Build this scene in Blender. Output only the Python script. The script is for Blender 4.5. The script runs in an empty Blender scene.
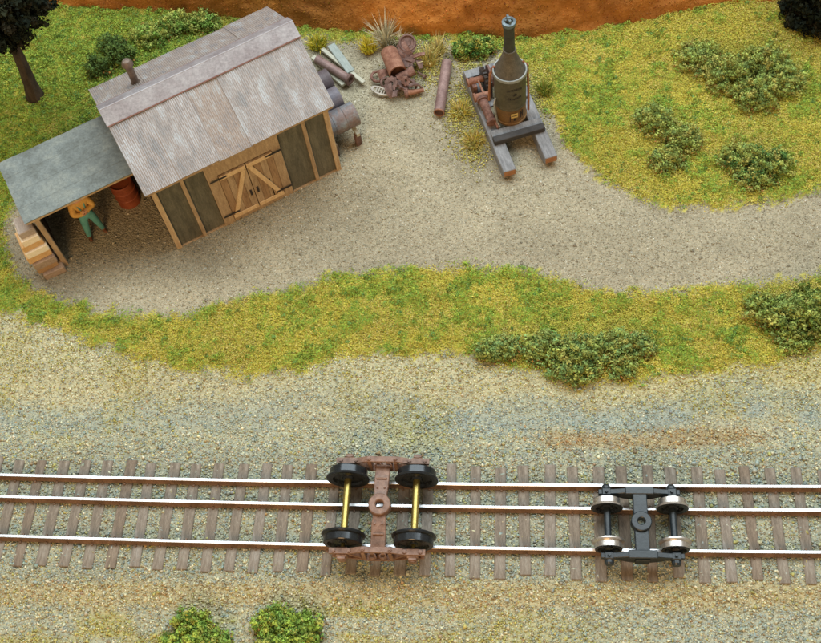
import bpy, bmesh, math, random
import numpy as np
from mathutils import Vector, Matrix
random.seed(7); RNG = np.random.default_rng(11)
S = bpy.context.scene
COL = S.collection
PI = math.pi
# ------------------------------------------------------------------ camera (1 unit = 1 cm; a model railway in HO scale)
S.unit_settings.scale_length = 0.01
F_PX, PITCH, YAW, ROLL = 1117.08, .5177016, .2073, -.1856656
CAM = Vector((1.78350, -8.47988, 26.60324))
cd = bpy.data.cameras.new('camera'); cam = bpy.data.objects.new('camera', cd); COL.objects.link(cam)
MC = Matrix.Rotation(YAW, 3, 'Z') @ Matrix.Rotation(PITCH, 3, 'X') @ Matrix.Rotation(ROLL, 3, 'Z')
cam.matrix_world = Matrix.Translation(CAM) @ MC.to_4x4()
cd.sensor_fit = 'HORIZONTAL'; cd.sensor_width = 36; cd.lens = 36 * F_PX / 821
cd.clip_start = .5; cd.clip_end = 400
S.camera = cam
# ------------------------------------------------------------------ world and lamps (indoor layout room)
W = bpy.data.worlds.new('World'); S.world = W; W.use_nodes = True
W.node_tree.nodes['Background'].inputs[0].default_value = (1.0, .88, .68, 1)
W.node_tree.nodes['Background'].inputs[1].default_value = .30
def area(name, loc, target, size, energy, color, size_y=None):
    l = bpy.data.lights.new(name, 'AREA'); l.energy = energy; l.color = color; l.size = size
    if size_y: l.shape = 'RECTANGLE'; l.size_y = size_y
    o = bpy.data.objects.new(name, l); COL.objects.link(o); o.location = loc
    o.rotation_euler = (Vector(target) - Vector(loc)).to_track_quat('-Z', 'Y').to_euler()
    return o
area('ceiling_light', (2, 27, 46), (0, 7, 0), 84, 43000, (.84, .95, 1.0), 24)
area('room_lamp', (-6, -42, 30), (0, 6, 0), 22, 15000, (1.0, .60, .27))
S.view_settings.view_transform = 'Standard'; S.view_settings.look = 'None'
S.view_settings.exposure = 0.10; S.view_settings.gamma = 1
S.render.resolution_x = 1024; S.render.resolution_y = 802
S.render.engine = 'CYCLES'; S.cycles.max_bounces = 4; S.cycles.diffuse_bounces = 2; S.cycles.glossy_bounces = 3; S.render.filter_size = 1.8

# ------------------------------------------------------------------ pixel of the photograph -> point at a known height
MCn = np.array(MC); CPn = np.array(CAM)
def at(x, y, z=0.):
    d = MCn @ np.array([(x-410.5)/F_PX, -(y-321.5)/F_PX, -1.])
    return Vector(CPn + d*((z-CPn[2])/d[2]))
def to_px(X, Y, z=-.2):
    P = np.stack([np.asarray(X, float), np.asarray(Y, float), np.full(np.shape(X), z)], -1) - CPn
    q = P @ MCn
    return 410.5+F_PX*q[..., 0]/-q[..., 2], 321.5-F_PX*q[..., 1]/-q[..., 2]

# ------------------------------------------------------------------ noise
_LAT = RNG.random((256, 256))
def vnoise(x, y, scale, seed=0):
    x = np.asarray(x, float)/scale+seed*17.31; y = np.asarray(y, float)/scale+seed*9.77
    xi = np.floor(x).astype(int); yi = np.floor(y).astype(int); fx = x-xi; fy = y-yi
    fx = fx*fx*(3-2*fx); fy = fy*fy*(3-2*fy)
    a = _LAT[xi & 255, yi & 255]; b = _LAT[(xi+1) & 255, yi & 255]; c = _LAT[xi & 255, (yi+1) & 255]; d = _LAT[(xi+1) & 255, (yi+1) & 255]
    return (a*(1-fx)+b*fx)*(1-fy)+(c*(1-fx)+d*fx)*fy
def fbm(x, y, scale, seed=0, n=3):
    s = 0; w = 0; k = 1.
    for i in range(n):
        s = s+k*vnoise(x, y, scale/2**i, seed+i*3); w += k; k *= .55
    return s/w
def sstep(a, b, x): t = np.clip((x-a)/(b-a), 0, 1); return t*t*(3-2*t)

# ------------------------------------------------------------------ materials
def lin(r, g, b):
    f = lambda c: (c/255/12.92) if c/255 <= .04045 else ((c/255+.055)/1.055)**2.4
    return (f(r), f(g), f(b), 1)
def mat(name, c1, c2=None, scale=3., rough=.7, metal=0., bump=0., bscale=None, c3=None, stretch=(1, 1, 1), spec=.5, lo=.35, hi=.65, speck=.30):
    m = bpy.data.materials.new(name); m.use_nodes = True; nt = m.node_tree; N = nt.nodes; L = nt.links
    b = N['Principled BSDF']; b.inputs['Roughness'].default_value = rough; b.inputs['Metallic'].default_value = metal
    b.inputs['Specular IOR Level'].default_value = spec
    b.inputs['Base Color'].default_value = c1
    if c2 or bump:
        tc = N.new('ShaderNodeTexCoord'); mp = N.new('ShaderNodeMapping'); mp.inputs['Scale'].default_value = stretch
        L.new(tc.outputs['Object'], mp.inputs['Vector'])
    if c2:
        n = N.new('ShaderNodeTexNoise'); n.inputs['Scale'].default_value = scale; n.inputs['Detail'].default_value = 6; n.inputs['Roughness'].default_value = .65
        L.new(mp.outputs[0], n.inputs['Vector'])
        r = N.new('ShaderNodeValToRGB'); r.color_ramp.elements[0].position = lo; r.color_ramp.elements[1].position = hi
        r.color_ramp.elements[0].color = c1; r.color_ramp.elements[1].color = c2
        if c3:
            e = r.color_ramp.elements.new((lo+hi)/2); e.color = c3
        L.new(n.outputs['Fac'], r.inputs[0])
        n3 = N.new('ShaderNodeTexNoise'); n3.inputs['Scale'].default_value = scale*7; n3.inputs['Detail'].default_value = 5; n3.inputs['Roughness'].default_value = .75; L.new(mp.outputs[0], n3.inputs['Vector'])
        mr = N.new('ShaderNodeMapRange'); mr.inputs['From Min'].default_value = .32; mr.inputs['From Max'].default_value = .68; mr.inputs['To Min'].default_value = 1-speck; mr.inputs['To Max'].default_value = 1+speck*.6
        L.new(n3.outputs['Fac'], mr.inputs['Value'])
        mx = N.new('ShaderNodeVectorMath'); mx.operation = 'SCALE'; L.new(r.outputs[0], mx.inputs[0]); L.new(mr.outputs[0], mx.inputs['Scale']); L.new(mx.outputs[0], b.inputs['Base Color'])
    if bump:
        n2 = N.new('ShaderNodeTexNoise'); n2.inputs['Scale'].default_value = bscale or scale*4; n2.inputs['Detail'].default_value = 4
        L.new(mp.outputs[0], n2.inputs['Vector'])
        bp = N.new('ShaderNodeBump'); bp.inputs['Strength'].default_value = bump; bp.inputs['Distance'].default_value = .03
        L.new(n2.outputs['Fac'], bp.inputs['Height']); L.new(bp.outputs[0], b.inputs['Normal'])
    return m
def attr_mat(name, rough=.9, bump=0., bscale=20., spec=.2, trans=0.):
    m = bpy.data.materials.new(name); m.use_nodes = True; nt = m.node_tree; N = nt.nodes; L = nt.links
    b = N['Principled BSDF']; b.inputs['Roughness'].default_value = rough; b.inputs['Specular IOR Level'].default_value = spec
    a = N.new('ShaderNodeAttribute'); a.attribute_name = 'tint'; L.new(a.outputs['Color'], b.inputs['Base Color'])
    if bump:
        tc = N.new('ShaderNodeTexCoord'); n2 = N.new('ShaderNodeTexNoise'); n2.inputs['Scale'].default_value = bscale; n2.inputs['Detail'].default_value = 5
        L.new(tc.outputs['Object'], n2.inputs['Vector']); bp = N.new('ShaderNodeBump'); bp.inputs['Strength'].default_value = bump; bp.inputs['Distance'].default_value = .05
        L.new(n2.outputs['Fac'], bp.inputs['Height']); L.new(bp.outputs[0], b.inputs['Normal'])
    return m
M = {}
M['ground'] = attr_mat('ground_soil', .95, .7, 14)
def granular(m, sc):     # ground between the loose grains is itself packed grit
    nt = m.node_tree; N = nt.nodes; L = nt.links; b = N['Principled BSDF']; a = [n for n in N if n.type == 'ATTRIBUTE'][0]
    tc = N.new('ShaderNodeTexCoord'); vo = N.new('ShaderNodeTexVoronoi'); vo.inputs['Scale'].default_value = sc; L.new(tc.outputs['Object'], vo.inputs['Vector'])
    sp = N.new('ShaderNodeSeparateColor'); L.new(vo.outputs['Color'], sp.inputs[0])
    mr = N.new('ShaderNodeMapRange'); mr.inputs['To Min'].default_value = .80; mr.inputs['To Max'].default_value = 1.16; L.new(sp.outputs[0], mr.inputs['Value'])
    mx = N.new('ShaderNodeVectorMath'); mx.operation = 'SCALE'; L.new(a.outputs['Color'], mx.inputs[0]); L.new(mr.outputs[0], mx.inputs['Scale']); L.new(mx.outputs[0], b.inputs['Base Color'])
    bp = N.new('ShaderNodeBump'); bp.invert = True; bp.inputs['Strength'].default_value = .8; bp.inputs['Distance'].default_value = .03; L.new(vo.outputs['Distance'], bp.inputs['Height']); L.new(bp.outputs[0], b.inputs['Normal'])
granular(M['ground'], 17.)
M['grain'] = attr_mat('stone_grain', .75, spec=.35)
M['turf'] = attr_mat('turf_foam', .95, spec=.1)
M['leaf'] = attr_mat('leaf_foam', .9, spec=.1)
M['bank'] = attr_mat('bank_clay', .95, .8, 9)
M['roof'] = mat('corrugated_iron', lin(148, 148, 150), lin(184, 188, 192), 1.9, .46, .25, .25, 14, c3=lin(168, 162, 160), stretch=(1.6, .7, .7), speck=.2)
M['roof_old'] = mat('corrugated_iron_dull', lin(146, 144, 146), lin(174, 176, 178), 2.2, .5, .2, .25, 14, c3=lin(164, 152, 144), stretch=(1.6, .7, .7), speck=.22)
M['cap'] = mat('ridge_iron', lin(138, 130, 132), lin(162, 158, 160), 2.0, .5, .2, .1, 9)
M['rust_edge'] = mat('rust_edge', lin(116, 76, 66), lin(142, 104, 94), 5, .8)
M['tar'] = mat('tar_paper', lin(104, 110, 106), lin(134, 140, 134), 2.2, .8, 0, .4, 16, c3=lin(118, 126, 124))
M['wall'] = mat('dark_wall_board', lin(82, 80, 68), lin(114, 110, 94), 2.0, .85, 0, .4, 10, stretch=(3, 3, .6))
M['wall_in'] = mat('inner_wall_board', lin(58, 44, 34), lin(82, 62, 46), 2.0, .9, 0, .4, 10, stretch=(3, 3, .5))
M['timber'] = mat('raw_timber', lin(176, 146, 110), lin(206, 180, 142), 3.0, .75, 0, .3, 14, stretch=(4, 4, .7))
M['timber_d'] = mat('weathered_timber', lin(154, 128, 98), lin(188, 162, 128), 3.0, .8, 0, .3, 14, stretch=(4, 4, .7))
M['timber_l'] = mat('pale_batten', lin(204, 170, 124), lin(224, 194, 150), 3.0, .75, 0, .3, 14, stretch=(4, 4, .7))
M['timber_m'] = mat('brown_plank', lin(136, 106, 76), lin(170, 138, 102), 3.0, .8, 0, .3, 14, stretch=(4, 4, .7))
M['iron_d'] = mat('dark_iron', lin(48, 42, 40), lin(72, 62, 56), 6, .55, .4)
M['sooty'] = mat('sooty_pipe', lin(96, 82, 74), lin(132, 116, 104), 4, .6, .4)
M['tie'] = mat('tie_wood', lin(104, 95, 84), lin(152, 144, 132), 1.7, .85, 0, .4, 18, c3=lin(130, 119, 106), stretch=(3, .8, 3))
M['tie_g'] = mat('tie_wood_grey', lin(112, 106, 98), lin(158, 152, 144), 2.1, .85, 0, .4, 18, c3=lin(136, 126, 114), stretch=(3, .8, 3))
M['tie_b'] = mat('tie_wood_brown', lin(102, 91, 79), lin(148, 134, 118), 1.9, .85, 0, .4, 18, c3=lin(126, 112, 97), stretch=(3, .8, 3))
M['railhead'] = mat('rail_head_steel', (.70, .71, .74, 1), rough=.32, metal=.95)
M['railside'] = mat('rail_side_rust', lin(104, 82, 64), lin(140, 112, 92), 3, .75, .1)
M['trk_brown'] = mat('truck_brown', lin(108, 78, 62), lin(150, 118, 100), 5, .45, 0, .1, 20, spec=.4)
M['wheel_blk'] = mat('wheel_black', lin(34, 38, 42), lin(46, 50, 54), 3, .22, .35)
M['brass'] = mat('brass', lin(186, 168, 98), lin(168, 148, 82), 3, .36, .9)
M['trk_black'] = mat('truck_black', lin(26, 34, 40), lin(38, 48, 54), 4, .4, 0, .1, 20)
M['steel'] = mat('wheel_steel', lin(224, 220, 216), lin(206, 198, 190), 3, .33, .9)
M['skid'] = mat('skid_grey_timber', lin(112, 112, 114), lin(146, 146, 148), 3, .8, 0, .3, 14, stretch=(4, .7, 4))
M['skid_end'] = mat('skid_end_grain', lin(150, 100, 66), lin(172, 124, 84), 6, .85)
M['black_wood'] = mat('blackened_beam', lin(46, 44, 44), lin(66, 62, 60), 4, .7)
M['boiler'] = mat('boiler_iron', lin(72, 68, 52), lin(96, 90, 70), 2.5, .55, .15, .1, 12)
M['boiler_low'] = mat('firebox_iron', lin(112, 82, 46), lin(138, 106, 62), 4, .5, .2, .15, 12)
M['boiler_rim'] = mat('boiler_rim', lin(140, 142, 138), lin(168, 170, 166), 4, .45, .4)
M['smoke'] = mat('smokebox_cone', lin(84, 78, 66), lin(112, 104, 90), 4, .7, .1, .2, 14)
M['stack'] = mat('stack_iron', lin(52, 54, 46), lin(72, 74, 64), 4, .65, .1, .2, 14)
M['stack_cap'] = mat('stack_cap', lin(94, 108, 114), lin(116, 130, 136), 3, .45, .3)
M['rust'] = mat('rusty_iron', lin(98, 70, 60), lin(150, 118, 106), 6, .8, .1, .5, 24, c3=lin(124, 88, 76))
M['rust_d'] = mat('dark_rust', lin(88, 66, 60), lin(132, 104, 96), 5, .8, .1, .3, 24)
M['rust_o'] = mat('orange_rust', lin(124, 80, 62), lin(164, 120, 98), 5, .8, .1, .3, 24)
M['copper'] = mat('copper_pipe', lin(178, 112, 84), lin(196, 138, 108), 5, .45, .6)
M['ink'] = mat('black_lettering', lin(34, 28, 24), rough=.7)
M['plate'] = mat('cream_plate', lin(206, 176, 104), rough=.6)
M['drum'] = mat('drum_grey', lin(104, 114, 124), lin(132, 138, 144), 2.2, .55, .1, .1, 12, c3=lin(124, 104, 98))
M['drum_b'] = mat('drum_mauve', lin(100, 98, 110), lin(124, 116, 122), 2.2, .55, .1, .1, 12)
M['drum_d'] = mat('drum_brown', lin(88, 72, 72), lin(104, 94, 98), 2.4, .55, .1, .1, 12)
M['pipe_mauve'] = mat('pipe_mauve_rust', lin(122, 96, 92), lin(152, 126, 120), 3, .6, .15, .15, 14)
M['pale_board'] = mat('pale_board', lin(172, 170, 152), lin(200, 198, 180), 4, .75, stretch=(1, 6, 6))
M['grey_board'] = mat('grey_green_board', lin(142, 152, 146), lin(168, 176, 170), 4, .8, stretch=(1, 6, 6))
M['white_cast'] = mat('white_casting', lin(158, 152, 142), lin(186, 180, 170), 5, .7)
M['orange_drum'] = mat('rusty_red_drum', lin(132, 62, 36), lin(160, 84, 50), 3, .65, .1)
M['shirt'] = mat('orange_shirt', lin(216, 170, 88), lin(204, 152, 70), 6, .7)
M['overall'] = mat('green_overalls', lin(84, 150, 142), lin(104, 168, 158), 6, .7)
M['skin'] = mat('skin_paint', lin(214, 160, 122), lin(204, 148, 110), 6, .6)
M['boot'] = mat('brown_boot', lin(112, 70, 44), rough=.7)
M['hat'] = mat('brown_hat', lin(122, 86, 52), rough=.8)
M['bark'] = mat('dark_bark', lin(52, 42, 38), lin(84, 70, 62), 3, .9, 0, .6, 10, stretch=(2, 2, .6))
for k, c1, c2 in (('lum_a', (160, 146, 134), (184, 170, 158)), ('lum_b', (236, 220, 190), (246, 234, 210)), ('lum_c', (206, 164, 110), (226, 188, 136)),
                  ('lum_d', (238, 226, 200), (246, 236, 214)), ('lum_e', (208, 166, 112), (226, 186, 134)), ('lum_f', (150, 128, 110), (176, 154, 134)), ('lum_g', (160, 124, 86), (184, 148, 108))):
    M[k] = mat(k, lin(*c1), lin(*c2), 3, .8, 0, .3, 14, stretch=(3, .6, 5))

# ------------------------------------------------------------------ mesh helpers
class MB:
    def __init__(s): s.v = []; s.f = []; s.m = []
    def add(s, vs, fs, mi=0):
        o = len(s.v); s.v += [tuple(p) for p in vs]; s.f += [tuple(i+o for i in f) for f in fs]; s.m += [mi]*len(fs); return s
    def box(s, x0, x1, y0, y1, z0, z1, mi=0, c=0.0):
        if c > 0:   # chamfered box
            vs = []; 
            bm = bmesh.new(); bmesh.ops.create_cube(bm, size=1)
            for p in bm.verts: p.co = Vector((x0+(p.co.x+.5)*(x1-x0), y0+(p.co.y+.5)*(y1-y0), z0+(p.co.z+.5)*(z1-z0)))
            bmesh.ops.bevel(bm, geom=bm.edges[:], offset=c, segments=1, affect='EDGES')
            bm.verts.index_update(); s.add([p.co[:] for p in bm.verts], [[q.index for q in f.verts] for f in bm.faces], mi); bm.free(); return s
        vs = [(x, y, z) for x in (x0, x1) for y in (y0, y1) for z in (z0, z1)]
        return s.add(vs, [(0, 1, 3, 2), (4, 6, 7, 5), (0, 4, 5, 1), (2, 3, 7, 6), (0, 2, 6, 4), (1, 5, 7, 3)], mi)
    def beam(s, a, b, w, h, up=(0, 0, 1), mi=0, c=0.0):
        a = Vector(a); b = Vector(b); d = (b-a); L = d.length; d.normalize(); sd = d.cross(Vector(up)).normalized(); u = sd.cross(d)
        t = MB().box(0, L, -w/2, w/2, -h/2, h/2, 0, c)
        return s.add([a+d*p[0]+sd*p[1]+u*p[2] for p in t.v], t.f, mi)
    def tube(s, a, b, r0, r1=None, n=16, caps=True, inner=None, mi=0):
        r1 = r0 if r1 is None else r1; a = Vector(a); b = Vector(b); d = (b-a).normalized()
        x = d.orthogonal().normalized(); y = d.cross(x)
        ring = lambda c, r: [c+x*math.cos(2*PI*i/n)*r+y*math.sin(2*PI*i/n)*r for i in range(n)]
        vs = ring(a, r0)+ring(b, r1); fs = [(i, (i+1) % n, n+(i+1) % n, n+i) for i in range(n)]
        if inner:
            vs += ring(a, inner)+ring(b, inner)
            fs += [(2*n+i, 3*n+i, 3*n+(i+1) % n, 2*n+(i+1) % n) for i in range(n)]
            fs += [((i+1) % n, i, 2*n+i, 2*n+(i+1) % n) for i in range(n)]+[(n+i, n+(i+1) % n, 3*n+(i+1) % n, 3*n+i) for i in range(n)]
        elif caps: fs += [tuple(range(n-1, -1, -1)), tuple(range(n, 2*n))]
        return s.add(vs, fs, mi)
    def lathe(s, prof, n=32, axis='Z', o=(0, 0, 0), mi=0, sgn=1):
        # prof: list of (r, h)
        vs = []
        for r, h in prof:
            for i in range(n):
                a = 2*PI*i/n; c, q = r*math.cos(a), r*math.sin(a)
                p = (c, q, h) if axis == 'Z' else ((c, h*sgn, q) if axis == 'Y' else (h, c, q))
                vs.append((p[0]+o[0], p[1]+o[1], p[2]+o[2]))
        fs = []
        for k in range(len(prof)-1):
            for i in range(n):
                j = (i+1) % n; fs.append((k*n+i, k*n+j, (k+1)*n+j, (k+1)*n+i))
        if prof[0][0] > 1e-4: fs.append(tuple(range(n-1, -1, -1)))
        if prof[-1][0] > 1e-4: fs.append(tuple((len(prof)-1)*n+i for i in range(n)))
        return s.add(vs, fs, mi)
    def prism(s, poly, y0, y1, mi=0):   # poly in (x,z), extruded along y
        n = len(poly); vs = [(p[0], y0, p[1]) for p in poly]+[(p[0], y1, p[1]) for p in poly]
        return s.add(vs, [tuple(range(n)), tuple(range(2*n-1, n-1, -1))]+[(i, n+i, n+(i+1) % n, (i+1) % n) for i in range(n)], mi)
    def build(s, name, mats, parent=None, smooth=False, bevel=0., auto=35):
        me = bpy.data.meshes.new(name); me.from_pydata(s.v, [], s.f)
        if not isinstance(mats, (list, tuple)): mats = [mats]
        for m in mats: me.materials.append(M[m])
        if len(mats) > 1: me.polygons.foreach_set('material_index', s.m)
        bm = bmesh.new(); bm.from_mesh(me); bmesh.ops.recalc_face_normals(bm, faces=bm.faces)
        if bevel: bmesh.ops.bevel(bm, geom=bm.edges[:], offset=bevel, segments=1, affect='EDGES', clamp_overlap=True)
        if smooth:
            for f in bm.faces: f.smooth = True
            for e in bm.edges:
                if len(e.link_faces) == 2 and e.calc_face_angle(0) > math.radians(auto): e.smooth = False
        bm.to_mesh(me); bm.free(); me.update()
        o = bpy.data.objects.new(name, me); COL.objects.link(o); o.parent = parent
        return o
def empty(name, loc=(0, 0, 0), rz=0.):
    o = bpy.data.objects.new(name, None); COL.objects.link(o); o.location = loc; o.rotation_euler = (0, 0, rz); o.empty_display_size = .2
    return o
def tag(o, label, cat, group=None):
    o['label'] = label; o['category'] = cat
    if group: o['group'] = group
    return o
def np_mesh(name, verts, faces, tint, material, parent=None):
    """verts (N,3), faces (K,3) triangles, tint (N,3) linear colour"""
    me = bpy.data.meshes.new(name)
    me.vertices.add(len(verts)); me.vertices.foreach_set('co', np.ascontiguousarray(verts, np.float32).ravel())
    k = len(faces); me.loops.add(k*3); me.loops.foreach_set('vertex_index', np.ascontiguousarray(faces, np.int32).ravel())
    me.polygons.add(k); me.polygons.foreach_set('loop_start', np.arange(0, 3*k, 3, dtype=np.int32)); me.polygons.foreach_set('loop_total', np.full(k, 3, np.int32))
    me.update(calc_edges=True)
    a = me.attributes.new('tint', 'FLOAT_COLOR', 'POINT')
    a.data.foreach_set('color', np.concatenate([tint, np.ones((len(tint), 1))], 1).astype(np.float32).ravel())
    me.materials.append(M[material])
    o = bpy.data.objects.new(name, me); COL.objects.link(o); o.parent = parent
    return o
def linv(a):
    a = np.asarray(a, float)/255; return np.where(a <= .04045, a/12.92, ((a+.055)/1.055)**2.4)
_OCT_V = np.array([(1, 0, 0), (-1, 0, 0), (0, 1, 0), (0, -1, 0), (0, 0, 1), (0, 0, -1)], float)
_OCT_F = np.array([(0, 2, 4), (2, 1, 4), (1, 3, 4), (3, 0, 4), (2, 0, 5), (1, 2, 5), (3, 1, 5), (0, 3, 5)])
_TET_V = np.array([(1, 1, 1), (-1, -1, 1), (-1, 1, -1), (1, -1, -1)], float)*.75
_TET_F = np.array([(0, 2, 1), (0, 1, 3), (0, 3, 2), (1, 2, 3)])
_TRI_V = np.array([(1, 0, 0), (-.5, .8, 0), (-.5, -.8, .0)], float); _TRI_F = np.array([(0, 1, 2)])
_BIP_V = np.array([(1, 0, 0), (-.5, .87, 0), (-.5, -.87, 0), (0, 0, .9), (0, 0, -.9)]); _BIP_F = np.array([(0, 1, 3), (1, 2, 3), (2, 0, 3), (1, 0, 4), (2, 1, 4), (0, 2, 4)])
def rand_rot(n):
    q = RNG.normal(size=(n, 4)); q /= np.linalg.norm(q, axis=1)[:, None]; w, x, y, z = q.T
    return np.stack([1-2*(y*y+z*z), 2*(x*y-z*w), 2*(x*z+y*w), 2*(x*y+z*w), 1-2*(x*x+z*z), 2*(y*z-x*w), 2*(x*z-y*w), 2*(y*z+x*w), 1-2*(x*x+y*y)], 1).reshape(n, 3, 3)
def scatter_mesh(P, size, tint, shape):
    BV, BF = {'oct': (_OCT_V, _OCT_F), 'tet': (_TET_V, _TET_F), 'tri': (_TRI_V, _TRI_F), 'bip': (_BIP_V, _BIP_F)}[shape]
    n = len(P); k = len(BV)
    V = BV[None]*(RNG.uniform(.6, 1.3, (n, k, 1)))*RNG.uniform(.65, 1.2, (n, 1, 3))
    V = np.einsum('nij,nkj->nki', rand_rot(n), V)*np.asarray(size)[:, None, None]+P[:, None, :]
    Fc = BF[None]+(np.arange(n)*k)[:, None, None]
    T = np.repeat(tint, k, axis=0)
    return V.reshape(-1, 3), Fc.reshape(-1, 3), T

# ------------------------------------------------------------------ lay of the land
YARD = np.array([(4, 214), (0, 238), (14, 276), (55, 297), (100, 311), (150, 319), (200, 312), (260, 293), (330, 278), (400, 270), (460, 267), (520, 270), (570, 283), (620, 293), (680, 293), (740, 285), (821, 276), (960, 262),
                 (960, 172), (821, 189), (760, 201), (710, 207), (670, 203), (630, 192), (600, 177), (577, 158), (562, 138), (548, 112), (538, 88), (520, 60), (500, 47), (440, 42), (380, 40), (310, 38), (280, 40), (200, 80), (100, 130), (30, 185)], float)
VERGE_X = np.array([-160, -80, 0, 40, 80, 130, 180, 250, 300, 340, 400, 450, 480, 520, 600, 660, 720, 780, 821, 900, 1000.])
VERGE_Y = np.array([296, 304, 312, 319, 340, 356, 370, 378, 372, 360, 352, 350, 355, 371, 382, 376, 372, 362, 354, 345, 338.])
EDGE = [at(*p, -.2) for p in ((-60, 5), (60, 11), (150, 14), (230, 19), (310, 32), (440, 38), (545, 38), (620, 28), (700, 15), (780, 12), (880, 8))]
EX = np.array([p.x for p in EDGE]); EY = np.array([p.y for p in EDGE])
def bank_y(x): return np.interp(x, EX, EY)+(fbm(x, x*0, 1.1, 5)-.5)*.3
def in_poly(x, y, poly):
    c = np.zeros(np.shape(x), bool); n = len(poly); j = n-1
    for i in range(n):
        xi, yi = poly[i]; xj, yj = poly[j]
        if yi != yj: c ^= ((yi > y) != (yj > y)) & (x < (xj-xi)*(y-yi)/(yj-yi)+xi)
        j = i
    return c
def zones(X, Y):
    """px coordinates on the ground plane, and masks yard / grass / verge"""
    px, py = to_px(X, Y)
    jx = (fbm(X, Y, .5, 21)-.5)*18+RNG.normal(0, 3.2, np.shape(X)); jy = (fbm(X, Y, .5, 31)-.5)*18+RNG.normal(0, 3.2, np.shape(X))
    yard = in_poly(px+jx, py+jy, YARD)
    below = (py+jy*1.2) > np.interp(px, VERGE_X, VERGE_Y)
    return px, py, yard & ~below, (~yard) & ~below, below
TK_K, TK_B = .000656, -.0030
def track_y(x): return TK_K*x*x+TK_B*x
def height(X, Y):
    px, py = to_px(X, Y)
    z = np.full(np.shape(X), -.22)+(fbm(X, Y, 3.0, 2)-.5)*.10
    vy = np.interp(px, VERGE_X, VERGE_Y)
    z = z+.10*sstep(-70, 0, py-vy)*sstep(70, 0, py-vy)          # grass strip stands a little proud
    d = np.abs(Y-track_y(X)-.82)
    bed = sstep(3.4, 1.7, d)                                      # ballast bed of the track
    z = z*(1-bed)+bed*-.245
    z = z-.13*sstep(1.5, 2.6, d)*sstep(4.2, 2.8, d)
    meadow = sstep(100, -10, py)*sstep(560, 760, px)
    return z+meadow*.35
def pick(pal, wts, n):
    i = RNG.choice(len(pal), n, p=np.array(wts)/np.sum(wts)); return np.asarray(pal, float)[i]
CREAM, GREY, BLUEG, TAN, BROWN, OLIVE, RUSTY = (228, 224, 192), (164, 170, 158), (140, 160, 162), (196, 186, 142), (150, 130, 100), (182, 174, 92), (182, 138, 84)
def verge_weights(px, py, X, Y):
    n = len(px); w = np.zeros((n, 7))
    n1 = fbm(X, Y, 1.6, 41); n2 = fbm(X, Y, .8, 47); n3 = fbm(X*.35, Y, .7, 53)
    w[:] = [3, 3, 2, 3, .8, .6, .2]
    up = sstep(420, 385, py+(n2-.5)*40)                      # pale tan strip below the grass
    w += up[:, None]*np.array([3, 0, -.9, 3.5, .2, 1.4, 0]); w += (up*sstep(450, 760, px))[:, None]*np.array([.5, -1, -.6, .5, 0, 4.5, 0])
    bl = sstep(22, 6, np.abs(py-(409+10*np.sin(px/70.)+8*np.sin(px/31.)+(n2-.5)*26)))
    w += (bl*(.45+.55*sstep(380, 600, px)))[:, None]*np.array([1., 4, 8, -2.2, -.6, 0, 0])
    ru = sstep(14, 4, np.abs(py-436+(n2-.5)*16))*sstep(520, 570, px)*sstep(790, 730, px)
    w += ru[:, None]*np.array([-1, -1, -1.5, 1, 5, 0, 3.5])
    ol = sstep(.56, .66, n1)*sstep(470, 430, py)
    w += ol[:, None]*np.array([0, -.5, -.5, 1, 0, 2.5, 0])
    lo = sstep(578, 588, py)*sstep(612, 600, py+(n2-.5)*26)
    w += lo[:, None]*np.array([1, -1.5, -1.5, 3.5, 2.5, 1.2, .8])
    bt = sstep(600, 612, py)
    w += (bt*sstep(.36, .50, n3)*sstep(700, 430, px))[:, None]*np.array([0, -1.5, -1.5, 2.5, .8, 8, 0])
    w += (bt*sstep(420, 620, px))[:, None]*np.array([1.5, 3, 2.5, 0, 0, 0, 0])
    gr = sstep(440, 455, py)*sstep(582, 572, py)
    w += gr[:, None]*np.array([.5, 3.2, 2.6, -1.2, 1.4, 1.0, .2])
    return np.clip(w, .02, None)
PAL7 = np.array([CREAM, GREY, BLUEG, TAN, BROWN, OLIVE, RUSTY], float)
# ground sheet
step = .13
gx = np.arange(-22, 19, step); gy = np.arange(-8, 24, step)
GX, GY = np.meshgrid(gx, gy, indexing='ij'); X = GX.ravel(); Y = GY.ravel()
px, py, yard, grass, verge = zones(X, Y)
Z = height(X, Y)
tint = np.zeros((len(X), 3)); tint[:] = (166, 148, 120)
wv = verge_weights(px, py, X, Y); wv /= wv.sum(1)[:, None]
vt = wv@PAL7*.92; tint[verge] = vt[verge]
tint[yard] = (160, 151, 128)
gcol = np.array((190, 180, 78.)); tint[grass] = gcol
tint *= np.where(yard, .86+.28*fbm(X*.8, Y, 1.6, 141, 4), 0.94+.12*fbm(X, Y, .8, 61))[:, None]
ni, nj = len(gx), len(gy); I, J = np.meshgrid(np.arange(ni-1), np.arange(nj-1), indexing='ij'); a = (I*nj+J).ravel()
Fq = np.concatenate([np.stack([a, a+nj, a+nj+1], 1), np.stack([a, a+nj+1, a+1], 1)])
g = np_mesh('ground', np.stack([X, Y, Z], 1), Fq, linv(tint), 'ground'); g['kind'] = 'structure'

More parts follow.
